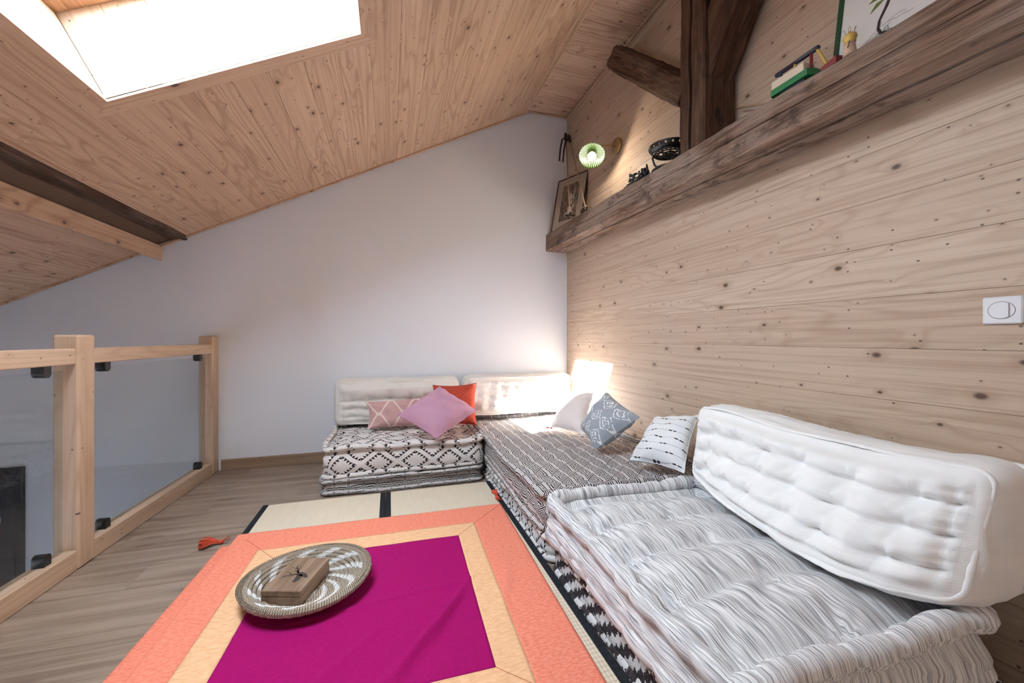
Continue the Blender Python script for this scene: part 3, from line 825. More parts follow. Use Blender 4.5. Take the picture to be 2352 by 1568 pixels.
# white backrest cushions
def quilt_fun(w, d, lines, tx, depth, crease, seed, ends=(.075, .075), dome=.03, sig=.045, puck=.0045, lineamp=.012, cols=0.):
    rs = np.random.RandomState(seed); fw = smooth_noise(seed, 6, .8, 2.4); fp = smooth_noise(seed+4, 6, 2., 7.)
    P_ = [(x+rs.uniform(-.02, .02), l+rs.uniform(-.006, .006)) for l in lines for x in tx]
    def f(x, y):
        ed = np.minimum.reduce([x, w-x, y, d-y]); fade = np.clip((ed-.03)/.04, 0, 1)
        z = dome*np.sin(np.pi*np.clip(x/w, 0, 1))**.5*np.sin(np.pi*np.clip(y/d, 0, 1))**.7
        lo = np.zeros_like(x); yy = y - lineamp*fw(x, 1.7); L_ = [0.]+list(lines)+[d]
        for p, q in zip(L_[:-1], L_[1:]):
            t = np.clip((yy-p)/(q-p), 0, 1); ins = (yy >= p) & (yy < q)
            z = z + np.where(ins, crease*min(1.35, (q-p)/.085)*np.sqrt(4*t*(1-t)), 0.)
        for a, b in P_:
            wv = lineamp*fw(np.array([a]), b*9)[0]*0; dd = np.hypot(x-a, y-b); th = np.arctan2(y-b, x-a)
            lo = np.maximum(lo, depth*np.exp(-dd/sig)*(1+.25*np.cos(6*th+a*31)*np.clip(dd/.04, 0, 1)))
        for c in tx: lo = np.maximum(lo, cols*crease*np.exp(-np.abs(x-c)/.018))
        for k, e in enumerate(ends):
            if e <= 0: continue
            q = x-e if k == 0 else (w-e)-x
            lo = np.maximum(lo, crease*1.1*np.exp(-np.sqrt(q*q+.003**2)/.020))
            z = z + puck*np.cos(2*np.pi*(y/.030+.6*fp(y*.5, x*.4)))*np.exp(-((q+.02)/.055)**2)*fade
        return z - lo*fade
    return f
mattress('backrest_cushion', 'off-white quilted backrest cushion behind the pink patterned pillow', 'cushion', M_IVORY,
         frame((-.462, 3.850, .335), (1, 0, 0), (0, 0, 1)), 1.095, .41, .19, 6, 4, r=.006, R=.07, seed=20, bulge=.014, edge=.036, step=.012, pinch=.03,
         topf=quilt_fun(1.095, .41, (.085, .155, .225), np.linspace(.16, .95, 6), .040, .032, 20, dome=.015, lineamp=.008))
mattress('backrest_cushion', 'white tufted backrest cushion in the sunny corner of the two walls', 'cushion', M_IVORY,
         frame((.660, 3.850, .350), (1, 0, 0), (0, 0, 1)), 1.115, .40, .18, 8, 3, r=.006, R=.07, seed=22, bulge=.014, edge=.036, step=.012, pinch=.03,
         topf=quilt_fun(1.115, .40, (.10, .20, .29), np.linspace(.12, 1.0, 8), .036, .016, 22, ends=(0, 0), dome=.02, cols=1.0, lineamp=.004))
def slump(V):
    t = np.clip(V[:, 0]/1.14, 0, 1); v = np.clip(V[:, 1]/.385, 0, 1)
    b = np.interp(t, [0, .1, .25, .43, .6, .78, .87, .94, 1.], [.0, .05, .115, .18, .225, .235, .20, .13, .05])
    V[:, 2] += b*(1-v)**1.15 + .03*np.sin(np.pi*t)
    V[:, 1] += .012*np.sin(np.pi*2.2*t)*v - .115*np.clip(V[:, 2]-.05, 0, 1)*(1-v)**1.4
    return V
mattress('backrest_cushion', 'long white quilted cushion leaning on pine wall above grey striped mattress', 'cushion', M_WHITE,
         frame((1.745, 1.765, .352), (.0, -1, 0), (.10, 0, 1)), 1.14, .385, .205, 7, 4, r=.0065, R=.07, seed=24, bulge=.016, deform=slump, step=.009, edge=.036, pinch=.035,
         topf=quilt_fun(1.14, .385, (.095, .175, .255), np.linspace(.17, .97, 6), .048, .034, 24, dome=.02, puck=.007, lineamp=.010))

def pillow(name, label, mat, bl, br, tr, tl, thick, seed, n=34, pinch=.10, uvs=1., toward=(-.3, -1, .2)):
    bl, br, tr, tl = [np.array(p, float) for p in (bl, br, tr, tl)]
    w = np.linalg.norm(br-bl)*.5+np.linalg.norm(tr-tl)*.5; h = np.linalg.norm(tl-bl)*.5+np.linalg.norm(tr-br)*.5
    nrm = np.cross(br-bl, tl-bl); nrm /= np.linalg.norm(nrm)
    if np.dot(nrm, np.array(toward)) < 0: nrm = -nrm
    flip = np.dot(np.cross(br-bl, tl-bl), nrm) < 0
    fn = smooth_noise(seed, 10, 1., 4.); ct = (bl+br+tr+tl)/4
    g = np.linspace(0, 1, n+1); V = []; U = []; F = []
    for side in (1, -1):
        for j in range(n+1):
            for i in range(n+1):
                a, b = 2*g[i]-1, 2*g[j]-1
                a2 = a*(1-pinch*(1-b*b)*abs(a)**2); b2 = b*(1-pinch*(1-a*a)*abs(b)**2)
                u, v = (a2+1)/2, (b2+1)/2
                p = bl*(1-u)*(1-v)+br*u*(1-v)+tr*u*v+tl*(1-u)*v
                prof = ((1-abs(a)**2.6)*(1-abs(b)**2.6))**.55
                rad = fn(u*w*3, v*h*3)*.006*prof**.4
                ang = math.atan2(b, a); crn = .004*math.sin(ang*12+seed)*max(0, (abs(a)*abs(b))-.2)*4*(1 if prof > .02 else 0)
                z = side*(thick*.5*prof) + (rad+crn)*(1 if 0 < i < n and 0 < j < n else 0)
                V.append(p+nrm*z); U.append((u*w*uvs, v*h*uvs))
    m = (n+1)**2
    for side in (0, 1):
        for j in range(n):
            for i in range(n):
                q = (side*m+j*(n+1)+i, side*m+j*(n+1)+i+1, side*m+(j+1)*(n+1)+i+1, side*m+(j+1)*(n+1)+i)
                F.append(q if (side == 0) != flip else q[::-1])
    t = thing(name, label, 'pillow', tuple((bl+br)/2))
    Mi = Matrix.Identity(4)
    cover = mesh_obj('cover', V, F, mat, t, True, U, Mi)
    # piped seam round the outline
    out = []
    for i in range(n): out.append(V[i])
    for j in range(n): out.append(V[j*(n+1)+n])
    for i in range(n, 0, -1): out.append(V[n*(n+1)+i])
    for j in range(n, 0, -1): out.append(V[j*(n+1)])
    MB().tube([tuple(p) for p in out], .0022, 6, True).build('seam', mat, t, True, Mi)
    return t, V, n
pillow('scatter_pillow', 'pink lumbar pillow with pale diamond lines', M_PINK, (-.175, 3.47, .352), (.34, 3.47, .352), (.345, 3.565, .585), (-.195, 3.555, .565), .14, 3)
pillow('scatter_pillow', 'brick red pillow tucked behind the mauve pillow', M_RED, (.37, 3.42, .352), (.715, 3.36, .352), (.735, 3.475, .70), (.36, 3.52, .69), .14, 5)
pillow('scatter_pillow', 'plain mauve pillow standing on one corner', M_MAUVE, (.325, 2.93, .368), (.68, 3.16, .515), (.385, 3.25, .71), (.06, 3.17, .51), .15, 7, pinch=.06)
pt, PV, pn = pillow('scatter_pillow', 'pale pink tasselled pillow in full sun', M_PALE, (1.27, 3.04, .365), (1.40, 2.72, .365), (1.60, 2.93, .65), (1.49, 3.26, .63), .12, 9, toward=(-1, -.5, .5))
pillow('scatter_pillow', 'grey and white ikat pillow standing on its corner against pine wall', M_IKAT, (1.285, 2.33, .368), (1.50, 2.15, .605), (1.50, 2.54, .705), (1.35, 2.66, .43), .17, 11, pinch=.07, toward=(-1, -.6, .4))
pillow('scatter_pillow', 'white pillow with dashed black lines beside the long white cushion', M_DASH, (1.365, 2.06, .375), (1.49, 1.745, .385), (1.675, 1.845, .665), (1.60, 2.14, .60), .15, 13, toward=(-1, -.4, .6))
for idx in (0, pn):
    p = Vector(PV[idx]); m = MB()
    for k in range(18):
        a = random.uniform(0, 6.28); d_ = Vector((-.35+.35*math.cos(a), -.3+.35*math.sin(a), -.12*random.random())).normalized()
        q = p+d_*.05; q.z = max(q.z, .362); m.tube([p, (p+q)/2+Vector((0, 0, .004)), q], .0018, 5)
    m.build('tassel', M_RED if idx == 0 else M_PALE, pt, True, Matrix.Identity(4))

# ------------------------------------------------------------------ tatami mats
def tatami_mat():
    b = NT('tatami_rush'); x, y, z = b.sep(b.obj()); cx = b.sin(b.mul(x, 520.)); cy = b.sin(b.mul(y, 330.))
    n = b.noise(b.comb(b.mul(x, 60.), b.mul(y, 6.)), 1., 3.); ch = b.mul(b.gt(cx, .2), b.gt(cy, .2))
    c = b.mix(n, (.70, .60, .46), (.80, .71, .57)); c = b.mix(b.mul(b.gt(cy, .82), .45), c, (.42, .33, .20)); c = b.mix(b.mul(b.gt(cx, .85), .3), c, (.45, .36, .22))
    b.bump(b.add(cx, cy), .4, .0015); return b.done(c, .75, spec=.2)
TAT = tatami_mat(); BAND = fabric('black_cotton_band', (.018, .020, .024), (.028, .030, .036))
for (x0, x1, lab) in ((-.755, -.026, 'rush tatami mat with black edge bands beside the oak floor'), (-.024, .702, 'rush tatami mat with black edge bands beside the mattress stacks')):
    t = thing('tatami_mat', lab, 'mat', ((x0+x1)/2, 1.84, 0))
    y0, y1, h = .84, 2.835, .053
    MB().box(x0+.002, x1-.002, y0, y1, 0, h, .003).build('rush_cover', TAT, t, False, Matrix.Identity(4))
    for xa, xb in ((x0, x0+.032), (x1-.032, x1)):
        m = MB().box(xa, xb, y0-.001, y1+.001, .001, h+.0022, .002)
        o = mesh_obj('edge_band', m.v, m.f, BAND, t, False, [(p[0], p[1]) for p in m.v], Matrix.Identity(4))

# ------------------------------------------------------------------ bordered cloth
cl_t = thing('floor_cloth', 'square cloth with magenta centre, peach and orange borders on the tatami', 'cloth', (-.1, 1.7, .055))
ZC = .0575; XE = -.7725
f_a = smooth_noise(71, 8, .5, 2.0); f_b = smooth_noise(77, 10, 3., 9.)
def cloth_pt(x, y):
    X = x+.03*(y-2.0); Yv = y-.017*x
    z = ZC + .0012*(1+f_a(x, y)) + .0005*f_b(x, y)
    # pressed fold lines
    z += .0065*math.exp(-((Yv-(1.66+.10*X))/.008)**2)*(1 if -.35 < X < .34 else .25)
    z += .0015*math.exp(-((X+.07)/.005)**2)
    # soft diagonal rucks
    for (cx, cy, ang, ln, wd, am) in ((.13, 1.42, .95, .26, .017, .016), (.22, 1.52, 1.0, .20, .014, .012), (.02, 1.30, .85, .24, .020, .014), (-.15, 1.38, .8, .2, .018, .008), (.47, 1.62, 1.25, .14, .02, .006), (-.1, 2.02, .3, .2, .03, .004)):
        dx, dy = X-cx, Yv-cy; a = dx*math.cos(ang)+dy*math.sin(ang); q = -dx*math.sin(ang)+dy*math.cos(ang)
        z += am*math.exp(-(a/ln)**2-(q/wd)**2)
    if X < XE+.012:
        over = XE+.012-X
        if over < .075:
            t = over/.075; X2 = XE+.012-.04*t**.8; zz = z-(z-.004)*(t*t*(3-2*t)); return (X2, Yv, zz)
        return (XE+.012-.04-(over-.075), Yv, .004+.001*(1+f_b(x, y)))
    return (X, Yv, z)
gx = np.unique(np.round(np.concatenate([np.linspace(-.895, -.625, 30), np.linspace(-.625, -.51, 10), np.linspace(-.51, .345, 86), np.linspace(.345, .45, 10), np.linspace(.45, .655, 18)]), 5))
gy = np.unique(np.round(np.concatenate([np.linspace(.93, 1.11, 16), np.linspace(1.11, 1.225, 11), np.linspace(1.225, 2.10, 100), np.linspace(2.10, 2.225, 11), np.linspace(2.225, 2.43, 18)]), 5))
def inside(xa, ya, b): return b[0]-1e-4 < xa < b[1]+1e-4 and b[2]-1e-4 < ya < b[3]+1e-4
B_MAG = (-.51, .345, 1.225, 2.10); B_PE = (-.625, .45, 1.11, 2.225)
sets = {'centre_panel': ([], [], [], M_MAGENTA), 'inner_border': ([], [], [], M_PEACH), 'outer_border': ([], [], [], M_ORANGE)}
idx = {k: {} for k in sets}
for i in range(len(gx)-1):
    for j in range(len(gy)-1):
        cx, cy = (gx[i]+gx[i+1])/2, (gy[j]+gy[j+1])/2
        k = 'centre_panel' if inside(cx, cy, B_MAG) else 'inner_border' if inside(cx, cy, B_PE) else 'outer_border'
        V, F, U, _ = sets[k]; q = []
        for (a, b) in ((i, j), (i+1, j), (i+1, j+1), (i, j+1)):
            if (a, b) not in idx[k]:
                idx[k][(a, b)] = len(V); p = cloth_pt(gx[a], gy[b])
                dz = .0006 if k == 'centre_panel' else 0
                V.append((p[0], p[1], p[2]+dz)); U.append((gx[a], gy[b]))
            q.append(idx[k][(a, b)])
        F.append(q)
for k, (V, F, U, mt) in sets.items():
    o = mesh_obj(k, V, F, mt, cl_t, True, U, Matrix.Identity(4))
    so = o.modifiers.new('thickness', 'SOLIDIFY'); so.thickness = .0015; so.offset = -1
    tag(o, label={'centre_panel': 'magenta centre panel', 'inner_border': 'peach inner border', 'outer_border': 'orange outer border'}[k])
# mitre seams
def seam(p, q):
    pts = [cloth_pt(p[0]+(q[0]-p[0])*t, p[1]+(q[1]-p[1])*t) for t in np.linspace(0, 1, 14)]
    MB().tube([(a, b, c+.0004) for a, b, c in pts], .0009, 4).build('mitre_seam', M_RED, cl_t, True, Matrix.Identity(4))
seam((.345, 2.10), (.655, 2.43)); seam((.345, 1.225), (.655, .93)); seam((-.51, 2.10), (-.72, 2.36))
def tassel(p, dirs, parent, name='tassel', n=44, L=.075):
    p = Vector(p); m = MB(); m.sphere(p, (.014, .014, .012), 12, 8)
    d0 = Vector(dirs).normalized(); rs = random.Random(5)
    for k in range(n):
        d = (d0+Vector((rs.uniform(-.30, .30), rs.uniform(-.30, .30), rs.uniform(-.05, .34)))).normalized()
        q = p+d*L*rs.uniform(.8, 1.05); q.z = max(q.z, p.z-.010); mid = p+d*L*.5; mid.z += .008
        m.tube([p, mid, q], .0030, 5)
    for k in range(5):
        d = (-d0+Vector((rs.uniform(-.5, .5), rs.uniform(-.6, .6), rs.uniform(0, .4)))).normalized(); m.tube([p, p+d*.025, p+d*.045+Vector((0, 0, .004))], .0014, 5)
    m.build(name, M_TASSEL, parent, True, Matrix.Identity(4))
tassel((-.862, 2.49, .012), (-1, -.25, 0), cl_t, L=.092, n=150); tassel((.662, 2.475, .074), (-.1, .9, .25), cl_t, L=.060, n=110)

# ------------------------------------------------------------------ woven tray and wooden box
def straw():
    b = NT('seagrass_coil'); x, y, z = b.sep(b.obj()); r = b.math('SQRT', b.add(b.mul(x, x), b.mul(y, y))); th = b.math('ARCTAN2', y, x)
    tw = b.sin(b.add(b.mul(th, b.mul(r, 640.)), b.mul(r, 900.)))
    n = b.noise(b.comb(b.mul(x, 1.), y, z), 260., 2.)
    c = b.mix(n, (.30, .22, .16), (.72, .62, .50)); c = b.mix(b.mul(b.gt(tw, .35), .55), c, (.06, .04, .028))
    sw = b.frac(b.add(b.mul(th, 11./6.28318), b.mul(r, 14.))); jag = b.mul(b.frac(b.mul(th, 22.)), .16)
    wh = b.mul(b.lt(b.add(sw, jag), .46), b.mul(b.gt(r, .075), b.lt(r, .232)))
    wh = b.mul(wh, b.gt(b.frac(b.add(b.mul(r, 60.6), .15)), .12))
    c = b.mix(wh, c, (.88, .87, .86)); b.bump(b.add(tw, n), .6, .003); return b.done(c, .85, spec=.15)
STRAW = straw()
def bez(t): return t*t*(3-2*t)
m = MB(); nr = 15; NS = 150
for k in range(nr):
    r = .012+k*.0168; z = .0095 + .046*bez(max(0, (r-.135)/.115))**1.0; pts = []; rad = []
    for i in range(NS):
        th = 2*math.pi*i/NS; rr = r+.0168*(i/NS); zz = .0095+.046*bez(min(1, max(0, (rr-.135)/.115)))
        zz += .006*max(0, rr-.16)/.09*math.sin(th*2+1.0)
        pts.append((rr*math.cos(th), rr*math.sin(th), zz)); rad.append(.0098*(1+.10*math.sin(th*max(6, int(r*420)))))
    nxt = k+1 < nr
    m.tube(pts + [((r+.0168)*1., 0., zz)], rad+[rad[-1]], 7, False, True)
tray = thing('woven_tray', 'round seagrass tray with white woven swirls on the magenta cloth', 'tray', (-.325, 1.835, ZC+.004))
m.build('coil', STRAW, tray, True, Matrix.Translation((-.325, 1.835, ZC+.004)) @ Matrix.Scale(.92, 4))
m = MB()
for i in range(170):          # wrapped stitches over the rim
    th = 2*math.pi*i/170; R_ = .262; z = .0565+.006*.1/.09*math.sin(th*2+1.)
    p = Vector((R_*math.cos(th), R_*math.sin(th), z)); q = Vector(((R_-.012)*math.cos(th+.05), (R_-.012)*math.sin(th+.05), z+.011)); s_ = Vector(((R_+.008)*math.cos(th+.025), (R_+.008)*math.sin(th+.025), z+.008))
    m.tube([p, s_, q], .0022, 5)
m.build('rim_stitch', STRAW, tray, True, Matrix.Translation((-.325, 1.835, ZC+.004)) @ Matrix.Scale(.92, 4))
def walnut():
    b = NT('walnut_box_wood'); x, y, z = b.sep(b.obj()); g = b.noise(b.comb(b.mul(x, 22.), b.mul(y, 2.2), b.mul(z, 22.)), 1., 4., .6, .5); f = b.noise(b.comb(b.mul(x, 260.), b.mul(y, 9.), b.mul(z, 200.)), 1., 2.)
    c = b.mix(b.sstep(g, .3, .7), (.20, .125, .08), (.40, .28, .195)); c = b.mix(b.mul(f, .35), c, (.10, .055, .03)); b.bump(f, .15, .001); return b.done(c, .5, spec=.3)
WAL = walnut(); BURN = plain('burnt_brown_print', (.045, .028, .022), .7)
BM = Matrix.Translation((-.468, 1.725, ZC+.0235)) @ Matrix.Rotation(math.radians(-18), 4, 'Z')
bx = thing('wooden_box', 'small walnut box with a stag head on its lid, in the woven tray', 'box', tuple(BM.translation))
bw_, bd_, bh_ = .152, .232, .060
MB().box(0, bw_, 0, bd_, 0, bh_*.60, .002).build('base', WAL, bx, False, BM)
lid = MB().box(0, bw_, 0, bd_, bh_*.615, bh_, .0025).build('lid', WAL, bx, False, BM)
MB().box(.003, bw_-.003, .003, bd_-.003, bh_*.55, bh_*.65).build('seam', DARK, bx, False, BM)
m = MB(); zt = bh_
def ribbon(pts, ws):
    pts = [Vector((p[0], p[1])) for p in pts]; L_ = []; R__ = []
    for i, p in enumerate(pts):
        t = (pts[min(i+1, len(pts)-1)]-pts[max(i-1, 0)]).normalized(); nn = Vector((-t.y, t.x)); w_ = ws[i]
        L_.append((p.x+nn.x*w_, p.y+nn.y*w_)); R__.append((p.x-nn.x*w_, p.y-nn.y*w_))
    for i in range(len(pts)-1):
        b0 = len(m.v); m.v += [(*L_[i], zt+.0003), (*R__[i], zt+.0003), (*R__[i+1], zt+.0003), (*L_[i+1], zt+.0003)]; m.f.append((b0, b0+1, b0+2, b0+3))
# stag head: muzzle to the right, antlers sweeping left
ribbon([(.130, .086), (.122, .094), (.108, .104), (.094, .110), (.082, .112), (.074, .106)], [.004, .0075, .010, .0115, .010, .004])
ribbon([(.092, .106), (.096, .090), (.098, .072), (.094, .056)], [.011, .012, .011, .008])
ribbon([(.080, .116), (.070, .128), (.058, .132)], [.003, .005, .0005])
ribbon([(.080, .116), (.066, .140), (.052, .156), (.050, .176)], [.003, .003, .0022, .0006])
ribbon([(.060, .148), (.044, .150), (.032, .160)], [.0022, .0018, .0005]); ribbon([(.070, .134), (.072, .150), (.066, .168)], [.002, .0016, .0005])
ribbon([(.078, .106), (.058, .104), (.040, .094), (.022, .094)], [.003, .003, .0024, .0006])
ribbon([(.056, .104), (.046, .116), (.030, .120)], [.0022, .0018, .0005]); ribbon([(.042, .095), (.034, .082), (.022, .076)], [.002, .0016, .0005]); ribbon([(.068, .104), (.060, .092), (.050, .084)], [.002, .0014, .0005])
rs = random.Random(3)
for k in range(40):
    x_, y_ = .094+rs.uniform(-.016, .018), .056-abs(rs.gauss(0, .014)); s_ = rs.uniform(.0005, .0014); b0 = len(m.v)
    m.v += [(x_-s_, y_, zt+.0003), (x_, y_-s_, zt+.0003), (x_+s_, y_, zt+.0003), (x_, y_+s_, zt+.0003)]; m.f.append((b0, b0+1, b0+2, b0+3))
m.build('stag_print', BURN, lid, False, BM)

# ------------------------------------------------------------------ light switch
WP = plain('white_switch_plastic', (.80, .80, .83), .25); 
sw = thing('light_switch', 'white plastic light switch with oval rocker on the pine wall', 'switch', (W, .727, 1.18))
SM = frame((W, .767, 1.143), (0, -1, 0), (0, 0, 1))
plt = MB().box(0, .085, 0, .084, 0, .009, .004).build('plate', WP, sw, False, SM)
def oval(rx, ry, n=40, x0=-9, x1=9): return [(max(x0, min(x1, rx*math.cos(2*math.pi*i/n)))+.0415, ry*math.sin(2*math.pi*i/n)+.042) for i in range(n)]
m = MB()
ring = [(.0415+.0285*math.cos(2*math.pi*i/40), .042+.0265*math.sin(2*math.pi*i/40), .0095) for i in range(40)]
m.tube(ring, .0009, 6, True).build('oval_groove', plain('grey_groove', (.25, .26, .28), .5), plt, True, SM)
MB().prism(oval(.0278, .0258), .009, .0098).build('oval_plate', WP, plt, False, SM)
rk = []
for i in range(48):
    a = 2*math.pi*i/48; rk.append((max(-.0185, min(.0165, .0278*math.cos(a)))+.0415, .0245*math.sin(a)+.042))
m = MB(); n = len(rk); m.v = [(x, y, .0098) for x, y in rk]+[(x, y, .0105+max(0, (x-.023))*.13) for x, y in rk]
m.f = [tuple(range(n))[::-1], tuple(range(n, 2*n))]+[(i, (i+1) % n, n+(i+1) % n, n+i) for i in range(n)]
m.build('rocker', WP, sw, False, SM)

# ------------------------------------------------------------------ wall lamp
BRASS = plain('brushed_brass', (.56, .39, .19), .32, 1.)
def green_glass():
    b = NT('green_pleated_glass'); d = b.n('ShaderNodeBsdfTranslucent', {'Color': (.30, .42, .06)}); g = b.n('ShaderNodeBsdfGlossy'); g.inputs['Roughness'].default_value = .15
    t = b.n('ShaderNodeBsdfTransparent', {'Color': (.62, .72, .16)}); df = b.n('ShaderNodeBsdfDiffuse', {'Color': (.030, .060, .010)})
    m1 = b.n('ShaderNodeMixShader', {0: .45, 1: d.outputs[0], 2: t.outputs[0]}); m2 = b.n('ShaderNodeMixShader', {0: .72, 1: m1.outputs[0], 2: df.outputs[0]}); m3 = b.n('ShaderNodeMixShader', {0: .10, 1: m2.outputs[0], 2: g.outputs[0]})
    b.t.links.new(m3.outputs[0], b.out.inputs['Surface']); return b.m
GREEN = green_glass()
em = NT('bulb_glow'); e = em.n('ShaderNodeEmission', {'Color': (1, .93, .84), 'Strength': 9.}); em.t.links.new(e.outputs[0], em.out.inputs['Surface'])
lamp = thing('wall_lamp', 'brass wall lamp with green pleated shade and lit bulb above the beam', 'lamp', (W, 2.885, 2.68))
LM = frame((W, 2.885, 2.68), (0, 1, 0), (0, 0, 1))        # local z = +x ; flip below
LMi = Matrix.Translation((W, 2.885, 2.68)) @ Matrix.Rotation(-math.pi/2, 4, 'Y')   # local z -> -x
MB().lathe([(.001, .022), (.060, .022), (.066, .018), (.066, 0), (.001, 0)], 40).build('wall_plate', BRASS, lamp, True, LMi)
tip = Vector((1.615, 2.905, 2.672))
MB().tube([(W-.02, 2.885, 2.68), tip], .006, 10).build('arm', BRASS, lamp, True, Matrix.Identity(4))
ax = Vector((-.30, -.50, -.80)).normalized()
arm_tip = tip.copy(); tip = tip + Vector((-.040, .0, -.052))
MB().tube([arm_tip+Vector((0, 0, .008)), arm_tip+Vector((-.006, 0, -.012)), tip-ax*.010], .005, 10).build('stem', BRASS, lamp, True, Matrix.Identity(4))
SHM = Matrix.Translation(tip) @ ax.to_track_quat('Z', 'Y').to_matrix().to_4x4()
MB().tube([tip-ax*.012, tip+ax*.028], .015, 12).build('socket', BRASS, lamp, True, Matrix.Identity(4))
m = MB(); NP = 36; NSG = NP*4; prof = [(.018, .018), (.045, .030), (.075, .048), (.100, .066), (.108, .072)]
for (r, z) in prof:
    for k in range(NSG):
        th = 2*math.pi*k/NSG; pl_ = math.cos(NP*th); rr = r*(1+.022*pl_*min(1, r/.06)); zz = z-.006*pl_*(r/.108)
        m.v.append((rr*math.cos(th), rr*math.sin(th), zz))
for i in range(len(prof)-1):
    for k in range(NSG): k2 = (k+1) % NSG; m.f.append((i*NSG+k, i*NSG+k2, (i+1)*NSG+k2, (i+1)*NSG+k))
so = m.build('shade', GREEN, lamp, True, SHM); md = so.modifiers.new('t', 'SOLIDIFY'); md.thickness = .002
bulb_c = tip+ax*.075
MB().sphere(bulb_c, .033, 20, 14).build('bulb', em.m, lamp, True, Matrix.Identity(4))
ld = bpy.data.lights.new('lamp_light', 'POINT'); ld.energy = 4.5; ld.color = (1, .86, .66); ld.shadow_soft_size = .03
lo = bpy.data.objects.new('lamp_light', ld); COL.objects.link(lo); lo.parent = lamp; lo.location = parent_inv(lamp) @ (tip+ax*.118)

# ------------------------------------------------------------------ things on the tie beam
def quad_frame(name, label, cat, BL, ex, ey, w, h, fw, fmat, t=.02):
    t_ = thing(name, label, cat, tuple(BL)); M = frame(BL, ex, ey)
    m = MB()
    for b_ in ((0, w, 0, fw), (0, w, h-fw, h), (0, fw, fw, h-fw), (w-fw, w, fw, h-fw)): m.box(b_[0], b_[1], b_[2], b_[3], -t, .004, .002)
    m.build('frame', fmat, t_, False, M); return t_, M
DKF = plain('dark_brown_frame', (.05, .03, .02), .45); MATT = plain('taupe_mount', (.36, .30, .25), .9); FIL = plain('cream_fillet', (.62, .55, .46), .8)
def photo():
    b = NT('sepia_photograph'); x, y, z = b.sep(b.obj()); n = b.noise(b.comb(b.mul(x, 30.), b.mul(y, 14.)), 1., 5., .65, 1.2)
    c = b.mix(b.sstep(n, .32, .68), (.035, .022, .015), (.24, .17, .12))
    fall = b.sub(1., b.sstep(b.abs(b.sub(x, b.add(.23, b.mul(b.sub(n, .5), .10)))), .01, .05)); k = b.mul(fall, b.sub(1., b.sstep(b.abs(b.sub(y, .26)), .05, .16)))
    c = b.mix(b.mul(k, b.sstep(n, .42, .58)), c, (.75, .68, .6)); return b.done(c, .4)
BL = Vector((1.572, 3.775, beam_top(3.77)+.003)); TL = Vector((1.645, 3.845, 2.715)); TR = Vector((1.785, 3.455, 2.70))
pf, PM = quad_frame('framed_photograph', 'dark framed sepia photograph leaning in the corner on the beam', 'picture', BL, TR-TL, TL-BL, (TR-TL).length, (TL-BL).length, .012, DKF)
w_, h_ = (TR-TL).length, (TL-BL).length
MB().box(.012, w_-.012, .012, h_-.012, -.008, -.004).build('mount', MATT, pf, False, PM)
MB().box(.085, w_-.085, .085, h_-.075, -.004, -.0032).build('fillet', FIL, pf, False, PM)
MB().box(.089, w_-.089, .089, h_-.079, -.0032, -.0026).build('print', photo(), pf, False, PM)
BAMB = plain('bamboo_shaft', (.42, .29, .19), .45); LEATH = plain('black_leather', (.012, .010, .010), .6); STEEL = plain('old_steel', (.42, .36, .30), .35, .9)
def ski_pole(tip, top, label):
    tip, top = Vector(tip), Vector(top); d = (top-tip).normalized(); t = thing('ski_pole', label, 'ski pole', tuple(tip)); I = Matrix.Identity(4)
    MB().tube([tip, tip+d*.07], [.002, .005], 8).build('tip', STEEL, t, True, I)
    MB().tube([tip+d*.06, top-d*.12], .0062, 10).build('shaft', BAMB, t, True, I)
    MB().tube([top-d*.13, top-d*.11, top-d*.02, top], [.008, .014, .015, .010], 12).build('grip', LEATH, t, True, I)
    c = tip+d*.075; a = d.orthogonal().normalized(); b = d.cross(a); n = 32
    MB().tube([c+(a*math.cos(2*math.pi*i/n)+b*math.sin(2*math.pi*i/n))*.050 for i in range(n)], .0048, 8, True).build('basket_ring', STEEL, t, True, I)
    m = MB()
    for k in range(4):
        e = a*math.cos(math.pi*k/2+.4)+b*math.sin(math.pi*k/2+.4); m.tube([c, c+e*.043], .006, 6)
    m.build('basket_straps', LEATH, t, True, I)
    s0 = top-d*.06; pts = [s0, s0+Vector((-.05, -.02, -.04)), s0+Vector((-.075, -.03, -.15)), s0+Vector((-.09, -.04, -.27))]
    MB().tube(pts, .008, 6).build('strap', LEATH, t, True, I); return t
ski_pole((1.585, 3.335, beam_top(3.33)), (1.752, 3.80, 3.23), 'bamboo ski pole with round basket standing in front of the sepia photograph')
ski_pole((1.652, 3.13, beam_top(3.13)), (1.772, 3.77, 3.20), 'bamboo ski pole with round basket leaning beside the sepia photograph')
# cast iron footed dish
IRON = plain('black_cast_iron', (.010, .010, .011), .38); I4 = Matrix.Identity(4)
dc = Vector((1.665, 2.085, beam_top(2.085))); dish = thing('iron_dish', 'black pierced cast iron footed dish beside the king post on the beam', 'dish', tuple(dc))
def Dm(): return Matrix.Translation(dc)
m = MB(); n = 72; prof = [(.085, .112), (.098, .118), (.112, .128), (.120, .140), (.124, .150)]
for (r, z) in prof:
    for k in range(n): th = 2*math.pi*k/n; m.v.append((r*math.cos(th), r*math.sin(th), z))
for i in range(4):
    for k in range(n):
        if i == 2 and k % 4 == 0: continue
        k2 = (k+1) % n; m.f.append((i*n+k, i*n+k2, (i+1)*n+k2, (i+1)*n+k))
o = m.build('rim', IRON, dish, False, Dm()); md = o.modifiers.new('t', 'SOLIDIFY'); md.thickness = .004
m = MB(); m.tube([(.088*math.cos(t), .088*math.sin(t), .110) for t in np.linspace(0, 2*math.pi, 40, endpoint=False)], .006, 8, True)
m.tube([(.035*math.cos(t), .035*math.sin(t), .106) for t in np.linspace(0, 2*math.pi, 30, endpoint=False)], .005, 8, True)
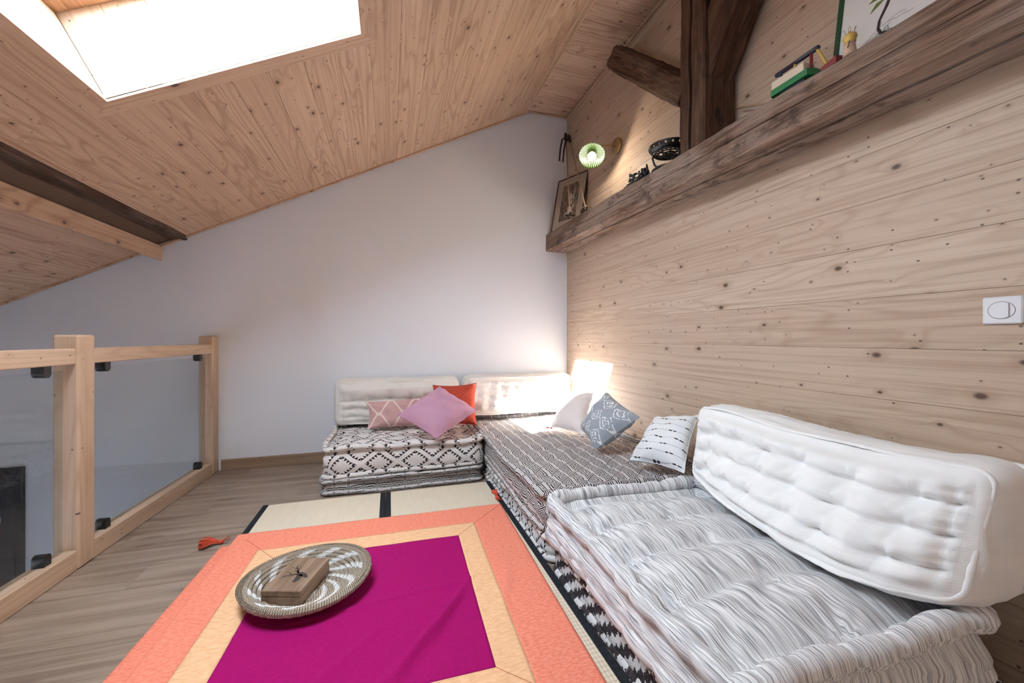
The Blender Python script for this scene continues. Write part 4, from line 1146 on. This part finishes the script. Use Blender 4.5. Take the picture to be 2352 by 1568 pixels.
m.tube([(.062*math.cos(t), .062*math.sin(t), .108) for t in np.linspace(0, 2*math.pi, 36, endpoint=False)], .004, 8, True)
for k in range(18):
    t = 2*math.pi*k/18; m.tube([(.06*math.cos(t), .06*math.sin(t), .108), (.09*math.cos(t), .09*math.sin(t), .110)], .004, 6)
for k in range(6):
    t = 2*math.pi*k/6; m.tube([(0, 0, .105), (.06*math.cos(t), .06*math.sin(t), .108)], .005, 6)
m.build('grate', IRON, dish, True, Dm())
for k in range(3):
    t = 2*math.pi*k/3+.5; e = Vector((math.cos(t), math.sin(t), 0))
    MB().tube([e*.085+Vector((0, 0, .112)), e*.098+Vector((0, 0, .085)), e*.085+Vector((0, 0, .045)), e*.06+Vector((0, 0, .022)), e*.075+Vector((0, 0, .006))], [.007, .007, .006, .007, .009], 8).build('leg', IRON, dish, True, Dm())
MB().lathe([(.0, .012), (.10, .012), (.106, .006), (.10, .0), (.0, .0)], 40).build('base_tray', IRON, dish, True, Dm())
# carved black figurine: crouching beast
fg = thing('carved_figurine', 'black carved crouching beast figurine on the beam beside the wall lamp', 'figurine', (1.64, 2.33, beam_top(2.33)))
FM = Matrix.Translation((1.612, 2.312, beam_top(2.312)+.001)) @ Matrix.Rotation(math.radians(92), 4, 'Z') @ Matrix.Scale(.95, 4)
m = MB()
m.sphere((-.01, 0, .036), (.062, .034, .034)); m.sphere((-.055, 0, .042), (.034, .034, .038)); m.sphere((.045, 0, .048), (.034, .032, .040)); m.sphere((.082, 0, .058), (.030, .026, .030)); m.sphere((.106, 0, .048), (.018, .018, .016))
for s_ in (-1, 1):
    m.sphere((.088, .020*s_, .084), (.010, .007, .014)); m.sphere((.075, .030*s_, .014), (.040, .012, .014)); m.sphere((-.045, .034*s_, .022), (.032, .014, .022)); m.sphere((-.010, .036*s_, .010), (.022, .010, .010)); m.sphere((.112, .024*s_, .008), (.014, .010, .008))
for k in range(9): m.sphere((-.06+k*.016, .004*(-1)**k, .072+.008*math.sin(k*.7)), (.010, .009, .012), 10, 6)
m.tube([(-.085, 0, .03), (-.11, .02, .04), (-.115, .03, .065), (-.10, .02, .085)], [.010, .009, .008, .006], 8)
for k in range(16): a = k*2.4; m.sphere((.052+.022*math.cos(a), .026*math.sin(a), .055+.02*math.sin(a*1.7)), .011, 8, 6)
o = m.build('body', IRON, fg, True, FM); rm = o.modifiers.new('fuse', 'REMESH'); rm.mode = 'VOXEL'; rm.voxel_size = .0035; rm.use_smooth_shade = True
# flat base under the beast
MB().box(-.115, .13, -.045, .045, -.001, .006, .002).build('plinth', IRON, fg, False, FM)

# wooden toys
GRN = plain('green_paint', (.012, .16, .045), .45); CRM = plain('cream_paint', (.62, .52, .40), .55); NAVY = plain('navy_paint', (.018, .016, .035), .35); REDP = plain('dark_red_paint', (.20, .02, .018), .5); YEL = plain('yellow_paint', (.60, .40, .10), .5); BLU = plain('blue_grey_paint', (.05, .07, .11), .5); NATW = plain('natural_beech', (.52, .36, .25), .6)
ty = 1.235; TM = Matrix.Translation((1.60, ty, beam_top(ty)+.002)) @ Matrix.Rotation(math.radians(-90), 4, 'Z')     # local x towards the camera (-y)
toy = thing('wooden_toy', 'green and cream wooden hammer-bench toy with a dark rod on the beam', 'toy', tuple(TM.translation))
sl = .012
m = MB(); pl_ = [(-.088, 0), (-.078, -.03), (.078, -.03), (.088, 0), (.088, .03), (.07, .04), (-.07, .04), (-.088, .03)]
m.prism(pl_, sl, sl+.026).build('green_base', GRN, toy, False, TM)
MB().box(-.045, .06, -.02, .03, 0, sl, .002).build('foot', NAVY, toy, False, TM)
MB().box(-.078, .062, -.027, .036, sl+.026, sl+.062, .002).build('cream_block', CRM, toy, False, TM)
for (px, mt, h0) in ((-.062, BLU, .03), (.0, YEL, .03), (.066, REDP, .0)):
    MB().tube([(px, .01, sl+.05-(.03 if mt is REDP else 0)), (px, .01, sl+.098)], .006, 10).build('peg', mt, toy, True, TM)
MB().tube([(-.088, .01, sl+.104), (-.084, .01, sl+.104), (.094, .01, sl+.104), (.098, .01, sl+.104)], [.006, .009, .009, .006], 14).build('rod', NAVY, toy, True, TM)
MB().tube([(.09, .01, sl+.098), (.135, .012, .004)], .0055, 10).build('yellow_peg', YEL, toy, True, TM)
y_ = 1.085; RMt = Matrix.Translation((1.60, y_, beam_top(y_)+.001)) @ Matrix.Rotation(math.radians(-90), 4, 'Z')
rb_ = thing('toy_block', 'dark red wedge-shaped toy block between the toy bench and the knitting doll', 'toy', tuple(RMt.translation))
m = MB(); m.prism([(-.03, -.015), (.028, -.02), (.034, .02), (-.024, .03)], 0, .022); m.v = [(x, y, z*(1.25 if x > 0 else .75) if z > 0 else z) for x, y, z in m.v]; m.build('wedge', REDP, rb_, False, RMt)
MB().box(.0, .05, .03, .05, 0, .035, .002).build('pale_block', NATW, rb_, False, RMt)
y_ = 1.018; KM = Matrix.Translation((1.592, y_, beam_top(y_)))
kd = thing('knitting_doll', 'small beech knitting spool with yellow crown and wire loops on the beam', 'knitting spool', tuple(KM.translation))
MB().lathe([(.0, 0), (.021, 0), (.020, .012), (.0165, .035), (.015, .048), (.0, .048)], 24).build('body', NATW, kd, True, KM)
MB().lathe([(.0, .046), (.017, .046), (.0185, .054), (.0165, .060), (.021, .064), (.0205, .072), (.016, .078), (.0, .078)], 24).build('crown', YEL, kd, True, KM)
for k in range(4):
    a = 2*math.pi*k/4+.5; e = Vector((math.cos(a), math.sin(a), 0)); f_ = Vector((-math.sin(a), math.cos(a), 0))
    MB().tube([e*.012+f_*.003+Vector((0, 0, .076)), e*.014+f_*.003+Vector((0, 0, .094)), e*.017+Vector((0, 0, .101)), e*.014-f_*.003+Vector((0, 0, .094)), e*.012-f_*.003+Vector((0, 0, .076))], .0011, 6).build('wire_loop', STEEL, kd, True, KM)
m = MB(); m.tube([(-.018, -.010, .045), (-.0185, -.008, .034), (-.019, -.004, .024)], .0015, 5); m.build('face_mark', BURN, kd, True, KM)
# thin stick between the post and the toy
st = MB().tube([(1.755, 1.668, 2.315), (1.66, 1.30, beam_top(1.3)+.012)], .0052, 10).build('thin_stick', BAMB, None, True)
tag(st, 'thin wooden stick lying between the king post and the green toy', 'stick')

# botanical poster in a green frame
GF = plain('green_frame', (.010, .060, .025), .4); SHEET = plain('white_sheet', (.66, .64, .62), .85)
p0 = Vector((1.672, 1.137, beam_top(1.137)+.002)); up = Vector((.098, 0, .66)); exv = Vector((0, -1, 0))
po_, QM = quad_frame('botanical_poster', 'large botanical root poster in a green frame leaning on the pine wall', 'poster', p0, exv, up, .80, .66, .019, GF, .016)
sheet = MB().box(.018, .782, .018, .642, -.008, -.002).build('sheet', SHEET, po_, False, QM)
def draw(name, pts, ws, mat):
    m = MB(); P2 = [Vector((a, b)) for a, b in pts]
    for i in range(len(P2)):
        t = (P2[min(i+1, len(P2)-1)]-P2[max(i-1, 0)]).normalized(); nn = Vector((-t.y, t.x)); m.v += [(P2[i].x+nn.x*ws[i], P2[i].y+nn.y*ws[i], -.0014), (P2[i].x-nn.x*ws[i], P2[i].y-nn.y*ws[i], -.0014)]
        if i: k = 2*i; m.f.append((k-2, k-1, k+1, k))
    m.f = [q[::-1] for q in m.f]
    return m.build(name, mat, sheet, False, QM)
ROOT = plain('root_ink', (.045, .028, .022), .9); LEAF = plain('leaf_ink', (.14, .18, .05), .9); HAIR = plain('fine_root_ink', (.22, .18, .15), .9)

draw('root', [(.185, .215), (.170, .165), (.152, .125), (.150, .095), (.160, .072), (.180, .062), (.200, .062)], [.006, .006, .005, .005, .0045, .004, .0015], ROOT)
draw('leaf', [(.165, .200), (.140, .195), (.118, .175)], [.001, .010, .001], LEAF); draw('leaf', [(.172, .205), (.135, .225), (.11, .22)], [.001, .010, .001], LEAF)
draw('leaf', [(.190, .185), (.205, .205), (.205, .235)], [.002, .012, .002], LEAF); draw('stem', [(.185, .215), (.195, .32), (.19, .46)], [.006, .005, .003], ROOT)
for k in range(7):
    y0 = .33+.04*k; sgn = -1 if k % 2 else 1
    draw('leaf', [(.193, y0-.03), (.193+sgn*.05, y0), (.193+sgn*.10, y0+.01)], [.001, .018, .001], LEAF)
rs = random.Random(8)
for k in range(12):
    a = (.150+rs.uniform(0, .045), .065+rs.uniform(-.002, .05)); d0 = rs.uniform(-2.6, .4); q = [a]
    for i in range(5): d0 += rs.uniform(-.5, .5); q.append((q[-1][0]+.016*math.cos(d0), q[-1][1]+.016*math.sin(d0)))
    draw('fine_root', q, [.0009]*6, HAIR)
